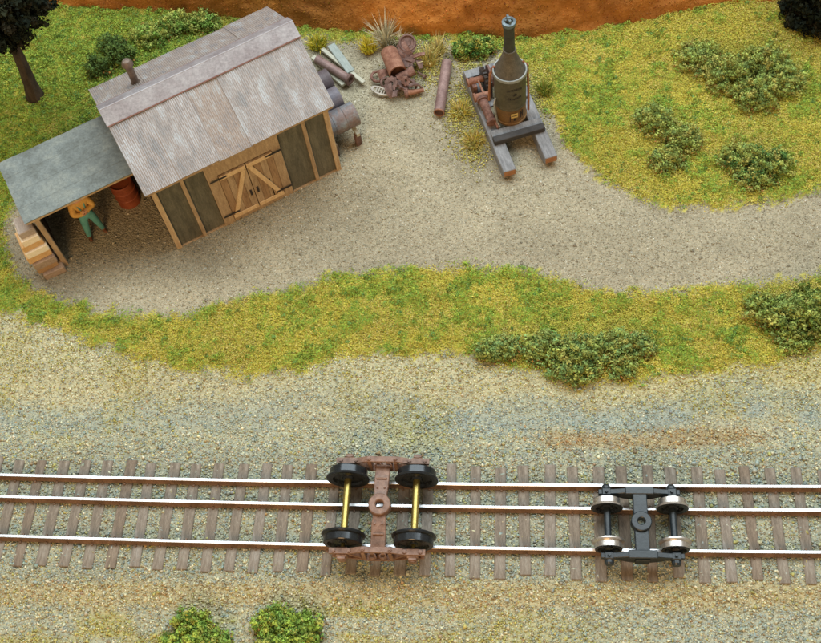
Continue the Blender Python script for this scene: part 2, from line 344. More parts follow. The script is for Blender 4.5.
# clay bank closing the back of the layout
bx = np.arange(-22, 19, .12); bt_ = np.concatenate([np.linspace(0, 1, 34), np.linspace(1.1, 4, 16)])
BX, BT = np.meshgrid(bx, bt_, indexing='ij')
yb = bank_y(BX); prof_y = np.where(BT <= 1, BT*1.6, 1.6+(BT-1)*2.2); prof_z = np.where(BT <= 1, -.5+4.0*BT**.85, 3.5+(BT-1)*.15)
nb = (fbm(BX, prof_y*2+prof_z, 1.1, 71, 4)-.5); nf = (fbm(BX, prof_y*2+prof_z, .28, 77, 2)-.5)
BYY = yb+prof_y-nb*.2-nf*.05; BZ = prof_z+nb*.25+nf*.06
q = fbm(BX, prof_z, 1.4, 83, 4)[..., None]; q2 = fbm(BX, prof_z, .3, 87)[..., None]
bc = (1-q)*np.array((148, 94, 46.))+q*np.array((206, 138, 64.)); bc = bc*(.88+.24*q2)
ni, nj = BX.shape; I, J = np.meshgrid(np.arange(ni-1), np.arange(nj-1), indexing='ij'); a = (I*nj+J).ravel()
Fq = np.concatenate([np.stack([a, a+nj, a+nj+1], 1), np.stack([a, a+nj+1, a+1], 1)])
g = np_mesh('earth_bank', np.stack([BX.ravel(), BYY.ravel(), BZ.ravel()], 1), Fq, linv(np.clip(bc.reshape(-1, 3), 0, 255)), 'bank'); g['kind'] = 'structure'

n = 36000; ii = RNG.integers(0, ni-1, n); jj = RNG.integers(0, 36, n); fu = RNG.random(n)[:, None]; fv = RNG.random(n)[:, None]
BP = np.stack([BX, BYY, BZ], -1); P = (BP[ii, jj]*(1-fu)+BP[ii+1, jj]*fu)*(1-fv)+(BP[ii, jj+1]*(1-fu)+BP[ii+1, jj+1]*fu)*fv
col = bc[ii, jj]*RNG.uniform(.75, 1.25, (n, 1))+RNG.normal(0, 7, (n, 3))
V, Fc, T = scatter_mesh(P, RNG.uniform(.012, .028, n), linv(np.clip(col, 0, 255)), 'tet')
o = np_mesh('bank_crumbs', V, Fc, T, 'bank'); o['kind'] = 'stuff'; o['label'] = 'crumbly orange-brown soil covering the bank at the back'; o['category'] = 'soil'
# ---- ballast and verge gravel
def rand_xy(n, x0=-17, x1=14, y0=-5, y1=20): return RNG.uniform(x0, x1, n), RNG.uniform(y0, y1, n)
def in_frame(px, py, m=70): return (px > -m) & (px < 821+m) & (py > -m) & (py < 643+m)
def tie_mask(X, Y): return np.zeros(len(X), bool)
X, Y = rand_xy(300000, y1=8.5); px, py, yd, gr, vg = zones(X, Y)
keep = vg & in_frame(px, py); X, Y, px, py = X[keep], Y[keep], px[keep], py[keep]
w = verge_weights(px, py, X, Y); cw = np.cumsum(w/w.sum(1)[:, None], 1); ci = (RNG.random(len(X))[:, None] > cw).sum(1).clip(0, 6)
col = PAL7[ci]*RNG.uniform(.80, 1.10, (len(X), 1))+RNG.normal(0, 3, (len(X), 3))
col = col*.68+.32*(w@PAL7/w.sum(1)[:, None])
sz = RNG.gamma(6, .0047, len(X))+.006; sz *= np.where(py < 425, .82, 1.0)
d = np.abs(Y-track_y(X)-.82)
Zg = height(X, Y)+RNG.uniform(-.45, .55, len(X))*sz+np.where(d < 1.7, .0, 0)
V, Fc, T = scatter_mesh(np.stack([X, Y, Zg], 1), sz, linv(np.clip(col, 0, 255)), 'bip')
o = np_mesh('ballast', V, Fc, T, 'grain'); o['kind'] = 'stuff'; o['label'] = 'mixed grey and cream ballast stones around the track'; o['category'] = 'ballast'
# ---- fine yard gravel
X, Y = rand_xy(500000, y0=4); px, py, yd, gr, vg = zones(X, Y)
keep = yd & in_frame(px, py); X, Y = X[keep], Y[keep]
col = pick([(184, 176, 152), (168, 159, 134), (152, 141, 116), (206, 200, 182), (134, 124, 104), (160, 154, 124)], [3, 4, 3, 1.3, 1.2, 1.5], len(X))*RNG.uniform(.86, 1.08, (len(X), 1))*(.86+.28*fbm(X*.8, Y, 1.6, 141, 4))[:, None]
sz = RNG.gamma(5, .0033, len(X))+.004
V, Fc, T = scatter_mesh(np.stack([X, Y, height(X, Y)+RNG.uniform(-.75, .12, len(X))*sz], 1), sz, linv(np.clip(col, 0, 255)), 'tet')
o = np_mesh('yard_gravel', V, Fc, T, 'grain'); o['kind'] = 'stuff'; o['label'] = 'fine tan gravel of the yard around the shed'; o['category'] = 'gravel'
# ---- turf
def turf_lump(X, Y): return .07*sstep(.40, .80, fbm(X, Y, .42, 91))+.10*sstep(.5, .9, vnoise(X, Y, .21, 97))+.03*vnoise(X, Y, .1, 99)
X, Y = rand_xy(1150000, y0=3); px, py, yd, gr, vg = zones(X, Y)
sparse = vg & (py < 640) & ((fbm(X, Y, 1.6, 41) > .60) | ((py > 600) & (fbm(X*.35, Y, .7, 53) > .55))) & (RNG.random(len(X)) < .10)
keep = (gr & (Y < bank_y(X)+.35)) & in_frame(px, py); X, Y, px, py = X[keep], Y[keep], px[keep], py[keep]
def flakes_up(P, size, tint, jit):
    n = len(P); nz = np.array((0, 0, 1.))+RNG.normal(0, jit, (n, 3)); nz /= np.linalg.norm(nz, axis=1)[:, None]
    t1 = np.cross(nz, RNG.normal(size=nz.shape)); t1 /= np.linalg.norm(t1, axis=1)[:, None]; t2 = np.cross(nz, t1); q = size[:, None]
    V = np.stack([P+t1*q*RNG.uniform(.7, 1.3, (n, 1)), P-.5*t1*q+.8*t2*q*RNG.uniform(.6, 1.3, (n, 1)), P-.5*t1*q-.8*t2*q], 1).reshape(-1, 3)
    return V, np.arange(3*n).reshape(-1, 3), np.repeat(tint, 3, 0)
n = len(X)
big = fbm(X, Y, 1.5, 101); fine = vnoise(X, Y, .21, 97)
gbias = .10*sstep(260, 120, px)*sstep(200, 60, py)+.07*sstep(250, 60, px)+.05*sstep(660, 560, px)*sstep(330, 300, py)-.05*sstep(560, 640, px)*sstep(220, 190, py)
green = sstep(.44, .66, .40*fbm(X, Y, .5, 91)+.30*fine+.30*big+gbias)
tan = sstep(.54, .68, fbm(X, Y, .9, 131))*(1-green)
cy = pick([(204, 192, 80), (190, 182, 68), (216, 202, 116), (176, 166, 70), (202, 176, 88)], [3, 4, 1.6, 2, 1.4], n)
cg = pick([(140, 172, 60), (114, 156, 62), (170, 186, 66), (94, 140, 72), (154, 164, 70)], [3, 3, 2.2, 1.5, 1.5], n)
ct = pick([(208, 188, 118), (192, 168, 98), (222, 204, 146), (182, 156, 86)], [3, 3, 1.2, 2.5], n)
u = RNG.random(n); mix = u < (green*.74+.14); tn = RNG.random(n) < tan*.38+.07+.35*np.exp(-((px-70)/80)**2-((py-125)/45)**2)
col = np.where(mix[:, None], cg, np.where(tn[:, None], ct, cy))*RNG.uniform(.84, 1.07, (n, 1))*(.93+.14*big[:, None])
mean = green[:, None]*np.array((146, 164, 70.))+(1-green[:, None])*np.array((192, 180, 82.))
col = col*.62+mean*.38*(.93+.14*big[:, None])
sz = RNG.uniform(.014, .034, n)
Zt = height(X, Y)+turf_lump(X, Y)*RNG.uniform(.75, 1.0, n)+RNG.uniform(.0, .045, n)
V, Fc, T = flakes_up(np.stack([X, Y, Zt], 1), sz, linv(np.clip(col, 0, 255)), .62)
o = np_mesh('turf', V, Fc, T, 'turf'); o['kind'] = 'stuff'; o['label'] = 'yellow green ground foam turf covering the meadow and strip'; o['category'] = 'grass'
# small raised clumps of coarser foam in the turf
X, Y = rand_xy(60000, y0=3); px, py, yd, gr, vg = zones(X, Y)
den = .045+.22*sstep(.48, .64, .5*fbm(X, Y, .5, 91)+.5*fbm(X, Y, 1.5, 101)+.06*sstep(330, 150, px))+.22*sstep(300, 180, px)*sstep(130, 60, py)
keep = gr & (Y < bank_y(X)+.1) & in_frame(px, py, 30) & (RNG.random(len(X)) < den); X, Y, px, py = X[keep], Y[keep], px[keep], py[keep]; n = len(X); FL = 22
dk = sstep(260, 160, px)*sstep(140, 60, py)
base = pick([(146, 172, 70), (162, 180, 74), (126, 160, 72), (180, 184, 82), (112, 150, 80)], [3, 2.5, 2.5, 1.5, 1.5], n)*RNG.uniform(.86, 1.08, (n, 1))
rad = RNG.uniform(.04, .105, n)*(1+.5*dk)
d = RNG.normal(size=(n, FL, 3)); d[..., 2] = np.abs(d[..., 2]); d /= np.linalg.norm(d, axis=2)[..., None]
P = np.stack([X, Y, height(X, Y)+turf_lump(X, Y)+rad*.25], 1)
Q = (P[:, None]+d*(rad[:, None]*RNG.uniform(.6, 1.1, (n, FL)))[..., None]).reshape(-1, 3)
nz = d.reshape(-1, 3)+RNG.normal(0, .4, (n*FL, 3)); nz /= np.linalg.norm(nz, axis=1)[:, None]
t1 = np.cross(nz, RNG.normal(size=nz.shape)); t1 /= np.linalg.norm(t1, axis=1)[:, None]; t2 = np.cross(nz, t1); q = RNG.uniform(.016, .034, (n*FL, 1))
C = np.repeat(base, FL, 0)*RNG.uniform(.84, 1.08, (n*FL, 1))
o = np_mesh('turf_clumps', np.stack([Q+t1*q, Q-.5*t1*q+.8*t2*q, Q-.5*t1*q-.8*t2*q], 1).reshape(-1, 3), np.arange(n*FL*3).reshape(-1, 3), np.repeat(linv(np.clip(C, 0, 255)), 3, 0), 'turf'); o['kind'] = 'stuff'; o['label'] = 'small raised green foam clumps dotted over the turf'; o['category'] = 'grass'
# thin turf dusted over the verge
X, Y = rand_xy(240000, y1=8); px, py, yd, gr, vg = zones(X, Y)
pr = .13*sstep(.50, .70, fbm(X, Y, 1.6, 41))*sstep(440, 420, py)+.34*sstep(.40, .56, fbm(X*.35, Y, .7, 53))*sstep(590, 608, py)*sstep(640, 380, px)+.12*sstep(390, 370, py)
X2, Y2 = rand_xy(90000, -3, 3, 9, 17); px2, py2 = to_px(X2, Y2); pr2 = np.zeros(len(X2))
for cx_, cy_, ra, rb in ((462, 112, 13, 26), (474, 142, 13, 20), (432, 60, 14, 20), (415, 60, 16, 16), (470, 62, 10, 12), (540, 90, 12, 22)): pr2 = np.maximum(pr2, .8*np.exp(-((px2-cx_)/ra)**2-((py2-cy_)/rb)**2))
k2 = RNG.random(len(X2)) < pr2
keep = vg & in_frame(px, py) & (RNG.random(len(X)) < pr); X, Y = np.concatenate([X[keep], X2[k2]]), np.concatenate([Y[keep], Y2[k2]]); n = len(X)
col = pick([(206, 196, 112), (190, 182, 98), (214, 202, 132), (176, 180, 98)], [3, 3, 2, 1], n)*RNG.uniform(.75, 1.1, (n, 1))
V, Fc, T = scatter_mesh(np.stack([X, Y, height(X, Y)+RNG.uniform(.01, .05, n)], 1), RNG.uniform(.014, .034, n), linv(np.clip(col, 0, 255)), 'tet')
o = np_mesh('dusted_turf', V, Fc, T, 'turf'); o['kind'] = 'stuff'; o['label'] = 'sparse olive turf dusted over the gravel verge'; o['category'] = 'grass'

# ------------------------------------------------------------------ railway track
trk = tag(empty('railway_track', (0, 0, -.25)), 'three-rail dual gauge track on brown wooden ties crossing the foreground', 'railway track')
ZO = .25
def tkp(s, off):
    t = 2*TK_K*s+TK_B; n = math.hypot(1, t); return (s-off*t/n, track_y(s)+off/n), math.atan(t)
tie_y0 = at(490, 577, -.18).y-track_y(0); tie_y1 = at(490, 466, -.18).y-track_y(0)
prof = [(-.085, -.18), (.085, -.18), (.085, -.165), (.02, -.135), (.02, -.055), (.038, -.045), (.038, -.008), (.030, 0), (-.030, 0), (-.038, -.008), (-.038, -.045), (-.02, -.055), (-.02, -.135), (-.085, -.165)]
for off in (0., 1.05, 1.65):
    mb = MB(); ss = np.linspace(-19, 16, 71); n = len(prof)
    for s in ss:
        for (a, z) in prof:
            (x, y), t = tkp(s, off+a); mb.v.append((x, y, z+ZO))
    for k in range(len(ss)-1):
        for i in range(n):
            j = (i+1) % n; mb.f.append((k*n+i, (k+1)*n+i, (k+1)*n+j, k*n+j)); mb.m.append(0 if i in (6, 7, 8) else 1)
    mb.build('rail', ['railhead', 'railside'], trk)
tie_meshes = []
SP = .6117
X0 = at(21.8, 537.8, -.1).x
ties = []
for i in range(-5, 39):
    s = X0+SP*i
    (x, y), t = tkp(s, 0)
    w = random.uniform(.25, .29)
    a = tie_y0+random.uniform(-.07, .07); b = tie_y1+random.uniform(-.07, .07)
    mb = MB().box(-w/2, w/2, a, b, -.22, random.uniform(-.008, .004))
    o = mb.build('tie', random.choice(['tie', 'tie', 'tie_g', 'tie_b']), trk, bevel=.018)
    o.location = (x, y, -.185+ZO); o.rotation_euler = (0, random.uniform(-.02, .02), t+random.uniform(-.02, .02)); ties.append((s, t))
mb = MB()
for s, t in ties:
    for off in (0, 1.05, 1.65):
        for sg in (-1, 1):
            (x, y), _ = tkp(s+random.uniform(-.05, .05), off+sg*.10); mb.box(x-.022, x+.022, y-.026, y+.026, -.19+ZO, -.145+ZO)
o = mb.build('spikes', 'railside', trk); o['kind'] = 'stuff'

# ------------------------------------------------------------------ trucks on the track
def wheel(name, parent, y, sgn, r, fl, w, mats, o=(0, 0, 0), n=48):
    # outer face at local y=0 going inwards along +y*sgn ; plate faces recessed
    h = [(.0, .03), (.09, .03), (.10, .055), (r*.72, .055), (r*.80, .0), (r*.97, 0.), (r, .02)]
    t = [(r, .02), (r*1.012, w-.02), (fl*.97, w), (fl, w+.03), (fl*.985, w+.06)]
    b = [(fl*.985, w+.06), (fl*.93, w+.075), (r*.80, w+.065), (r*.74, w+.01), (.16, w+.01), (.14, w+.06), (0, w+.06)]
    mb = MB()
    for prof_, mi in ((h, 1), (t, 0), (b, 1)):
        pr = [(a, q) for a, q in prof_]
        k = MB(); nn = n
        vs = []
        for rr, hh in pr:
            for i in range(nn):
                an = 2*PI*i/nn; vs.append((o[0]+rr*math.cos(an), o[1]+y+sgn*hh, o[2]+rr*math.sin(an)))
        fs = [(q*nn+i, q*nn+(i+1) % nn, (q+1)*nn+(i+1) % nn, (q+1)*nn+i) for q in range(len(pr)-1) for i in range(nn)]
        mb.add(vs, fs, mi)
    ob = mb.build(name, mats, parent, smooth=True, auto=30)
    return ob
def strap(mb, pts, y0, y1, th):
    for k in range(len(pts)-1):
        a = Vector((pts[k][0], 0, pts[k][1])); b = Vector((pts[k+1][0], 0, pts[k+1][1])); d = (b-a).normalized(); nrm = Vector((-d.z, 0, d.x))*th/2
        e = d*th*.25
        mb.prism([((a-e-nrm).x, (a-e-nrm).z), ((b+e-nrm).x, (b+e-nrm).z), ((b+e+nrm).x, (b+e+nrm).z), ((a-e+nrm).x, (a-e+nrm).z)], y0, y1)
    return mb
def wheelset(parent, x, z, ynear, yfar, r, fl, w, mats, axle_mat, axle_r, jr):
    ws = empty('wheelset', (x, 0, z)); ws.parent = parent
    wheel('wheel', ws, ynear-w+.06, 1, r, fl, w, mats); wheel('wheel', ws, yfar+w-.06, -1, r, fl, w, mats)
    MB().lathe([(axle_r, ynear+.06), (axle_r, yfar-.06)], 20, 'Y').build('axle', axle_mat, ws, smooth=True)
    MB().lathe([(jr, ynear-.36), (jr, ynear-.12)], 12, 'Y').build('axle_end', axle_mat, ws, smooth=True); MB().lathe([(jr, yfar+.12), (jr, yfar+.36)], 12, 'Y').build('axle_end', axle_mat, ws, smooth=True)
def ring_mb(cx, cy, ro, ri, z0, z1, n=36):
    mb = MB(); bvl = .02
    mb.lathe([(ro, z0), (ro, z1-bvl), (ro-bvl, z1), (ri+bvl, z1), (ri, z1-bvl), (ri, z0)], n, 'Z', (cx, cy, 0)); 
    mb.f = [f for f in mb.f if len(f) == 4]; mb.m = mb.m[:len(mb.f)]
    return mb
# brown arch-bar truck
p = at(380, 512, .48); (tx, ty), ta = tkp(p.x, 0)
T1 = tag(empty('freight_truck', (tx, ty, 0), ta), 'large brown arch-bar wheel truck with black wheels and brass axles on the outer rails', 'railway truck')
hw = .865
for sx in (-1, 1): wheelset(T1, sx*hw, .48, 0.0, 1.65, .48, .55, .20, ['wheel_blk', 'wheel_blk'], 'brass', .088, .05)
for side, y in ((-1, -.34), (1, 1.99)):
    sf = empty('side_frame', (0, y, 0)); sf.parent = T1
    mb = MB(); strap(mb, [(-1.16, .62), (-.66, .62), (-.36, .74), (.36, .74), (.66, .62), (1.16, .62)], -.075, .075, .055); mb.build('arch_bar', 'trk_brown', sf, bevel=.008)
    mb = MB(); strap(mb, [(-1.14, .57), (-.70, .555), (-.34, .20), (.34, .20), (.70, .555), (1.14, .57)], -.07, .07, .05); mb.build('inverted_arch_bar', 'trk_brown', sf, bevel=.006)
    mb = MB(); strap(mb, [(-1.12, .33), (-.40, .15), (.40, .15), (1.12, .33)], -.065, .065, .04); mb.build('tie_bar', 'trk_brown', sf, bevel=.006)
    for sx in (-1, 1):
        mb = MB().box(sx*hw-.15, sx*hw+.15, -.13, .12, .34, .60, c=.03); mb.tube((sx*hw, side*.10, .47), (sx*hw, side*.21, .46), .125, .10, 16); mb.box(sx*hw-.10, sx*hw+.10, -.19 if side < 0 else .12, -.12 if side < 0 else .19, .53, .59, c=.012)
        mb.build('journal_box', 'trk_brown', sf)
        for bxp in (-.19, .19):
            MB().tube((sx*hw+bxp, 0, .12+.2), (sx*hw+bxp, 0, .70), .028, n=8).tube((sx*hw+bxp, 0, .645), (sx*hw+bxp, 0, .69), .05, n=6).build('bolt', 'trk_brown', sf)
        MB().box(sx*.33-.05, sx*.33+.05, -.10, .10, .16, .72, c=.015).build('column', 'trk_brown', sf)
        MB().tube((sx*.33, 0, .75), (sx*.33, 0, .81), .055, n=6).tube((sx*.33, 0, .80), (sx*.33, 0, .84), .03, n=8).build('bolt', 'trk_brown', sf)
        mb = MB()
        for dx in (-.09, .09):
            cx = sx*.0+dx*1.2
        for yy in (-.06, .06):
            for k in range(26):
                a0 = 2*PI*k/6; a1 = 2*PI*(k+1)/6; z0 = .24+k*.0105; z1 = z0+.0105
                mb.tube((sx*.13+.085*math.cos(a0), yy*1.0+.06*math.sin(a0), z0), (sx*.13+.085*math.cos(a1), yy+.06*math.sin(a1), z1), .017, n=5)
        mb.build('spring', 'trk_brown', sf)
    MB().box(-.30, .30, -.11, .11, .185, .235, c=.012).build('spring_plank', 'trk_brown', sf)
mb = MB()
poly = [(-.30, .50), (.0, .56), (.35, .62), (.55, .64), (1.10, .64), (1.30, .62), (1.65, .56), (1.95, .50)]
n = len(poly); vs = []
for yy, z in poly:
    hwid = .155 if .4 < yy < 1.25 else .18
    vs += [(-hwid, yy, z-.16), (hwid, yy, z-.16), (hwid, yy, z), (-hwid, yy, z)]
fs = [(4*k+i, 4*k+(i+1) % 4, 4*k+4+(i+1) % 4, 4*k+4+i) for k in range(n-1) for i in range(4)]+[(3, 2, 1, 0), tuple(4*(n-1)+i for i in range(4))]
mb.add(vs, fs); bol = mb.build('bolster', 'trk_brown', T1, bevel=.015)
def drill(ob, cy, r):
    bm = bmesh.new(); bm.from_mesh(ob.data)
    for yy in (cy-r, cy+r): bmesh.ops.bisect_plane(bm, geom=bm.verts[:]+bm.edges[:]+bm.faces[:], plane_co=(0, yy, 0), plane_no=(0, 1, 0))
    bmesh.ops.delete(bm, geom=[f for f in bm.faces if abs(f.calc_center_median().y-cy) < r-1e-4 and abs(f.normal.z) > .5], context='FACES')
    bm.to_mesh(ob.data); bm.free()
drill(bol, .825, .18)
for yy in (.10, 1.54): MB().box(-.135, .135, yy-.022, yy+.022, .55, .625, c=.012).build('bolster_rib', 'trk_brown', T1)
ring_mb(0, .825, .275, .105, .50, .74).build('centre_plate', 'trk_brown', T1, smooth=True)
for sx in (-1, 1): MB().tube((sx*.09, .36, .60), (sx*.09, .36, .665), .025, n=8).tube((sx*.09, 1.29, .60), (sx*.09, 1.29, .665), .025, n=8).build('rivet', 'trk_brown', T1)
# black narrow gauge truck
p = at(640.5, 523, .33); (tx, ty), ta = tkp(p.x, 0)
T2 = tag(empty('narrow_gauge_truck', (tx, ty, 0), ta), 'small black wheel truck with bright steel wheels on the two nearer rails', 'railway truck')
hw = .785
for sx in (-1, 1): wheelset(T2, sx*hw, .33, 0.0, 1.05, .33, .395, .17, ['steel', 'wheel_blk'], 'trk_black', .085, .045)
for side, y in ((-1, -.27), (1, 1.32)):
    sf = empty('side_frame', (0, y, 0)); sf.parent = T2
    top = [(-.98, .44), (-.62, .47), (-.22, .56), (.22, .56), (.62, .47), (.98, .44)]
    bot = [(.98, .30), (.66, .30), (.34, .12), (.18, .07), (-.18, .07), (-.34, .12), (-.66, .30), (-.98, .30)]
    MB().prism(bot+top, -.065, .065).build('frame_casting', 'trk_black', sf, bevel=.014)
    MB().box(-.17, .17, -.12 if side < 0 else .04, -.04 if side < 0 else .12, .10, .44, c=.02).build('spring_pocket', 'trk_black', sf)
    MB().box(-.34, .34, -.10, .10, .50, .575, c=.015).build('cap_bar', 'trk_black', sf)
    for sx in (-1, 1):
        mb = MB().box(sx*hw-.12, sx*hw+.12, -.10, .10, .24, .47, c=.03); mb.lathe([(.115, 0), (.115, .10), (.085, .15), (.0, .16)], 16, 'Y', (sx*hw, side*.06, .33), sgn=side)
        mb.build('journal_box', 'trk_black', sf)
        MB().tube((sx*hw, 0, .46), (sx*hw, 0, .53), .04, n=8).build('bolt', 'trk_black', sf)
drill(MB().box(-.17, .17, -.27, 1.32, .36, .55, c=.02).build('bolster', 'trk_black', T2), .525, .15)
ring_mb(0, .525, .245, .085, .40, .63).build('centre_plate', 'trk_black', T2, smooth=True)

# ------------------------------------------------------------------ shed with lean-to
SX, SY, SA = -8.367, 8.683, .546
GZ = -.22
shed = tag(empty('shed', (SX, SY, GZ), SA), 'wooden shed with grey corrugated iron roof, double plank doors and open lean-to', 'shed')
def shp(px, py, v):   # pixel -> (u, z) on the vertical plane v=const of the shed
    d = MCn @ np.array([(px-410.5)/F_PX, -(py-321.5)/F_PX, -1.]); o = CPn-np.array((SX, SY, GZ))
    vv = np.array((-math.sin(SA), math.cos(SA), 0)); uu = np.array((math.cos(SA), math.sin(SA), 0))
    t = (v-o@vv)/(d@vv); P = o+d*t; return P@uu, P[2]
L, Wd, HE, HR = 5.765, 2.215, 2.99, 4.274
u0, u1, v0, v1 = .217, L-.211, .239, 2*Wd-.239
sl = math.atan2(HR-HE, Wd)
def hwall(v): return HE+(HR-HE)*(1-abs(v-Wd)/Wd)-.10
# walls
wz = hwall(v0)
du = {}
for k, q in dict(stud1=(204, 232), dl=(226, 222), dr=(292, 190), stud2=(317, 177)).items(): du[k] = shp(q[0], q[1], v0)[0]
dl, dr = du['dl'], du['dr']
def wall_panel(a, b, nb):
    w = (b-a)/nb
    for k in range(nb):
        MB().box(a+k*w+.006, a+(k+1)*w-.006, v0+random.uniform(.0, .012), v0+.06, 0, wz).build('wall_board', 'wall', shed)
wall_panel(u0, du['stud1'], 1); wall_panel(du['stud1'], 1.72, 1); wall_panel(3.98, du['stud2'], 1); wall_panel(du['stud2'], u1, 1)
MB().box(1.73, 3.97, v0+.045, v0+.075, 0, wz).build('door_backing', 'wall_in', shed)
MB().box(u0, u1, v1-.06, v1, 0, wz).build('back_wall', 'wall', shed)
for uu, nm in ((u0, 'gable_wall'), (u1-.06, 'gable_wall')):
    vs = [(uu, v0+.062, 0), (uu, v1-.062, 0), (uu, v1-.062, hwall(v1)), (uu, Wd, HR-.12), (uu, v0+.062, hwall(v0))]
    vs += [(a+.06, b, c) for a, b, c in vs]
    MB().add(vs, [(0, 1, 2, 3, 4), (9, 8, 7, 6, 5)]+[(i, 5+i, 5+(i+1) % 5, (i+1) % 5) for i in range(5)]).build(nm, 'wall', shed)
for k, uu in enumerate((u0+.02, du['stud1'], du['stud2'], u1-.04)):
    w = .15 if k in (0, 3) else .11
    MB().box(uu-w/2, uu+w/2, v0-.075, v0-.003, -.03, wz).build('corner_post' if k in (0, 3) else 'stud', 'timber' if k in (0, 3) else 'timber_d', shed, bevel=.012)
MB().box(u0-.06, u1+.05, v0-.05, v0+.05, -.05, .05).build('sill_beam', 'timber_d', shed, bevel=.01)
for vv_ in (1.0, 1.9, 2.8, 3.6): MB().box(u1+.003, u1+.06, vv_-.05, vv_+.05, 0, hwall(vv_)).build('stud', 'timber_d', shed)
# door surround
dtop = wz-.02
dl, dr, leaf_l, leaf_r, leaf_t = 1.72, 3.98, 2.04, 3.70, 2.22
for a, b in ((dl, leaf_l), (leaf_r, dr)):
    MB().box(a+.004, b-.004, v0-.06-random.uniform(0, .012), v0+.044, 0, leaf_t+.04).build('surround_plank', 'timber_d', shed, bevel=.008)
for a, b in ((leaf_t+.045, dtop),):
    MB().box(dl, dr, v0-.066-random.uniform(0, .012), v0+.044, a, b).build('lintel_plank', 'timber_d', shed, bevel=.008)
MB().box(leaf_l+.004, leaf_r-.004, v0-.055, v0+.044, 0, .20).build('threshold', 'timber_d', shed, bevel=.008)
mid = (leaf_l+leaf_r)/2
for k, (a, b) in enumerate(((leaf_l, mid-.008), (mid+.008, leaf_r))):
    lf = empty('door_leaf', (0, v0-.062, .22)); lf.parent = shed
    n = 4; w = (b-a)/n; top = leaf_t-.22
    for j in range(n):
        mb = MB()
        if k == 1 and j == 2:   # split plank with a dark gap
            mb.box(a+j*w+.004, a+(j+.45)*w, -.02, .02, 0, top).box(a+(j+.62)*w, a+(j+1)*w-.004, -.02, .02, 0, top).box(a+(j+.45)*w, a+(j+.62)*w, -.02, .02, .95, top)
        else: mb.box(a+j*w+.004, a+(j+1)*w-.004, -.02-random.uniform(0, .008), .02, random.uniform(-.03, .03), top)
        mb.build('plank', 'timber_d' if (j+k) % 2 else 'timber_m', lf)
    for z in (.07, top-.09): MB().box(a+.01, b-.01, -.062, -.03, z-.075, z+.075).build('rail', 'timber_l', lf, bevel=.008)
    if k == 0: s_, e_ = (b-.09, top-.17), (a+.11, .15)
    else: s_, e_ = (a+.09, top-.17), (b-.11, .15)
    MB().beam((s_[0], -.046, s_[1]), (e_[0], -.046, e_[1]), .028, .13, up=(0, 0, 1)).build('brace', 'timber_l', lf)
    for z in (.26, top-.06):
        c = a if k == 0 else b; sg = 1 if k == 0 else -1
        MB().box(min(c-sg*.28, c+sg*.22), max(c-sg*.28, c+sg*.22), -.078, -.064, z-.03, z+.03).build('hinge', 'iron_d', lf)
    cx = b-.10 if k == 0 else a+.10
    MB().box(cx-.03, cx+.03, -.05, -.03, .62, .86).box(cx-.02, cx+.02, -.085, -.05, .68, .80).build('handle', 'iron_d', lf)
# corrugated roof
def slope_sheet(a, b, side, t0, t1, lift, pitch=.058, amp=.009, skew=0.):
    nseg = max(4, int((b-a)/pitch*6)); vs = []; fs = []
    nt = 7
    Ls = math.hypot(HR-HE, Wd)
    for i in range(nseg+1):
        u = a+(b-a)*i/nseg; w = amp*math.sin(2*PI*(u-a)/pitch)
        for j in range(nt):
            t = t0+(t1-t0)*j/(nt-1); v = (Wd-Wd*t) if side < 0 else (Wd+Wd*t); z = HR-(HR-HE)*t
            dent = (float(fbm(np.array([u]), np.array([v]), .9, 111)[0])-.5)*.035
            off = w+lift+dent
            vs.append((u+skew*t, v+side*math.sin(sl)*off, z+math.cos(sl)*off))
    for i in range(nseg):
        for j in range(nt-1): q = i*nt+j; fs.append((q, q+nt, q+nt+1, q+1))
    m = len(vs); th = .016
    vs += [(x, y-side*math.sin(sl)*th, z-math.cos(sl)*th) for x, y, z in vs]
    fs += [tuple(m+i for i in reversed(f)) for f in fs]
    for i in range(nseg): fs += [(i*nt, m+i*nt, m+(i+1)*nt, (i+1)*nt), (i*nt+nt-1, (i+1)*nt+nt-1, m+(i+1)*nt+nt-1, m+i*nt+nt-1)]
    for j in range(nt-1): fs += [(j, j+1, m+j+1, m+j), (nseg*nt+j, m+nseg*nt+j, m+nseg*nt+j+1, nseg*nt+j+1)]
    return MB().add(vs, fs)
roof = empty('roof', (0, 0, 0)); roof.parent = shed
cuts = [0, 1.05, 2.22, 3.2, 4.45, L]
for k in range(5):
    a, b = cuts[k], cuts[k+1]
    o = slope_sheet(a, b+(.05 if k < 4 else 0), -1, .02, 1.0+random.uniform(-.012, .008), .02+.016*(k % 2), skew=random.uniform(-.015, .015)).build('roof_sheet', 'roof' if k != 2 else 'roof_old', roof, smooth=True)
for k in range(4):
    a, b = L*k/4, L*(k+1)/4
    slope_sheet(a, b+(.05 if k < 3 else 0), 1, .02, 1.0+random.uniform(-.01, .01), .02+.016*(k % 2)).build('roof_sheet', 'roof_old', roof, smooth=True)
Ls = math.hypot(HR-HE, Wd)
def cap_strip(side, t0, t1, lift, name, m, a=-.03, b=L+.03):
    P = lambda u, t, q: (u, Wd+side*(Wd*t)+side*math.sin(sl)*q, HR-(HR-HE)*t+math.cos(sl)*q)
    vs = [P(u, t, q) for u in (a, b) for t in (t0, t1) for q in (lift, lift+.02)]
    return MB().add(vs, [(0, 1, 3, 2), (4, 6, 7, 5), (0, 4, 5, 1), (2, 3, 7, 6), (0, 2, 6, 4), (1, 5, 7, 3)]).build(name, m, roof)
cap_strip(-1, -.004, .175, .055, 'ridge_cap', 'cap'); cap_strip(1, -.004, .175, .055, 'ridge_cap', 'cap')
cap_strip(-1, .176, .187, .052, 'cap_edge', 'rust_edge'); cap_strip(1, .176, .190, .052, 'cap_edge', 'rust_edge')
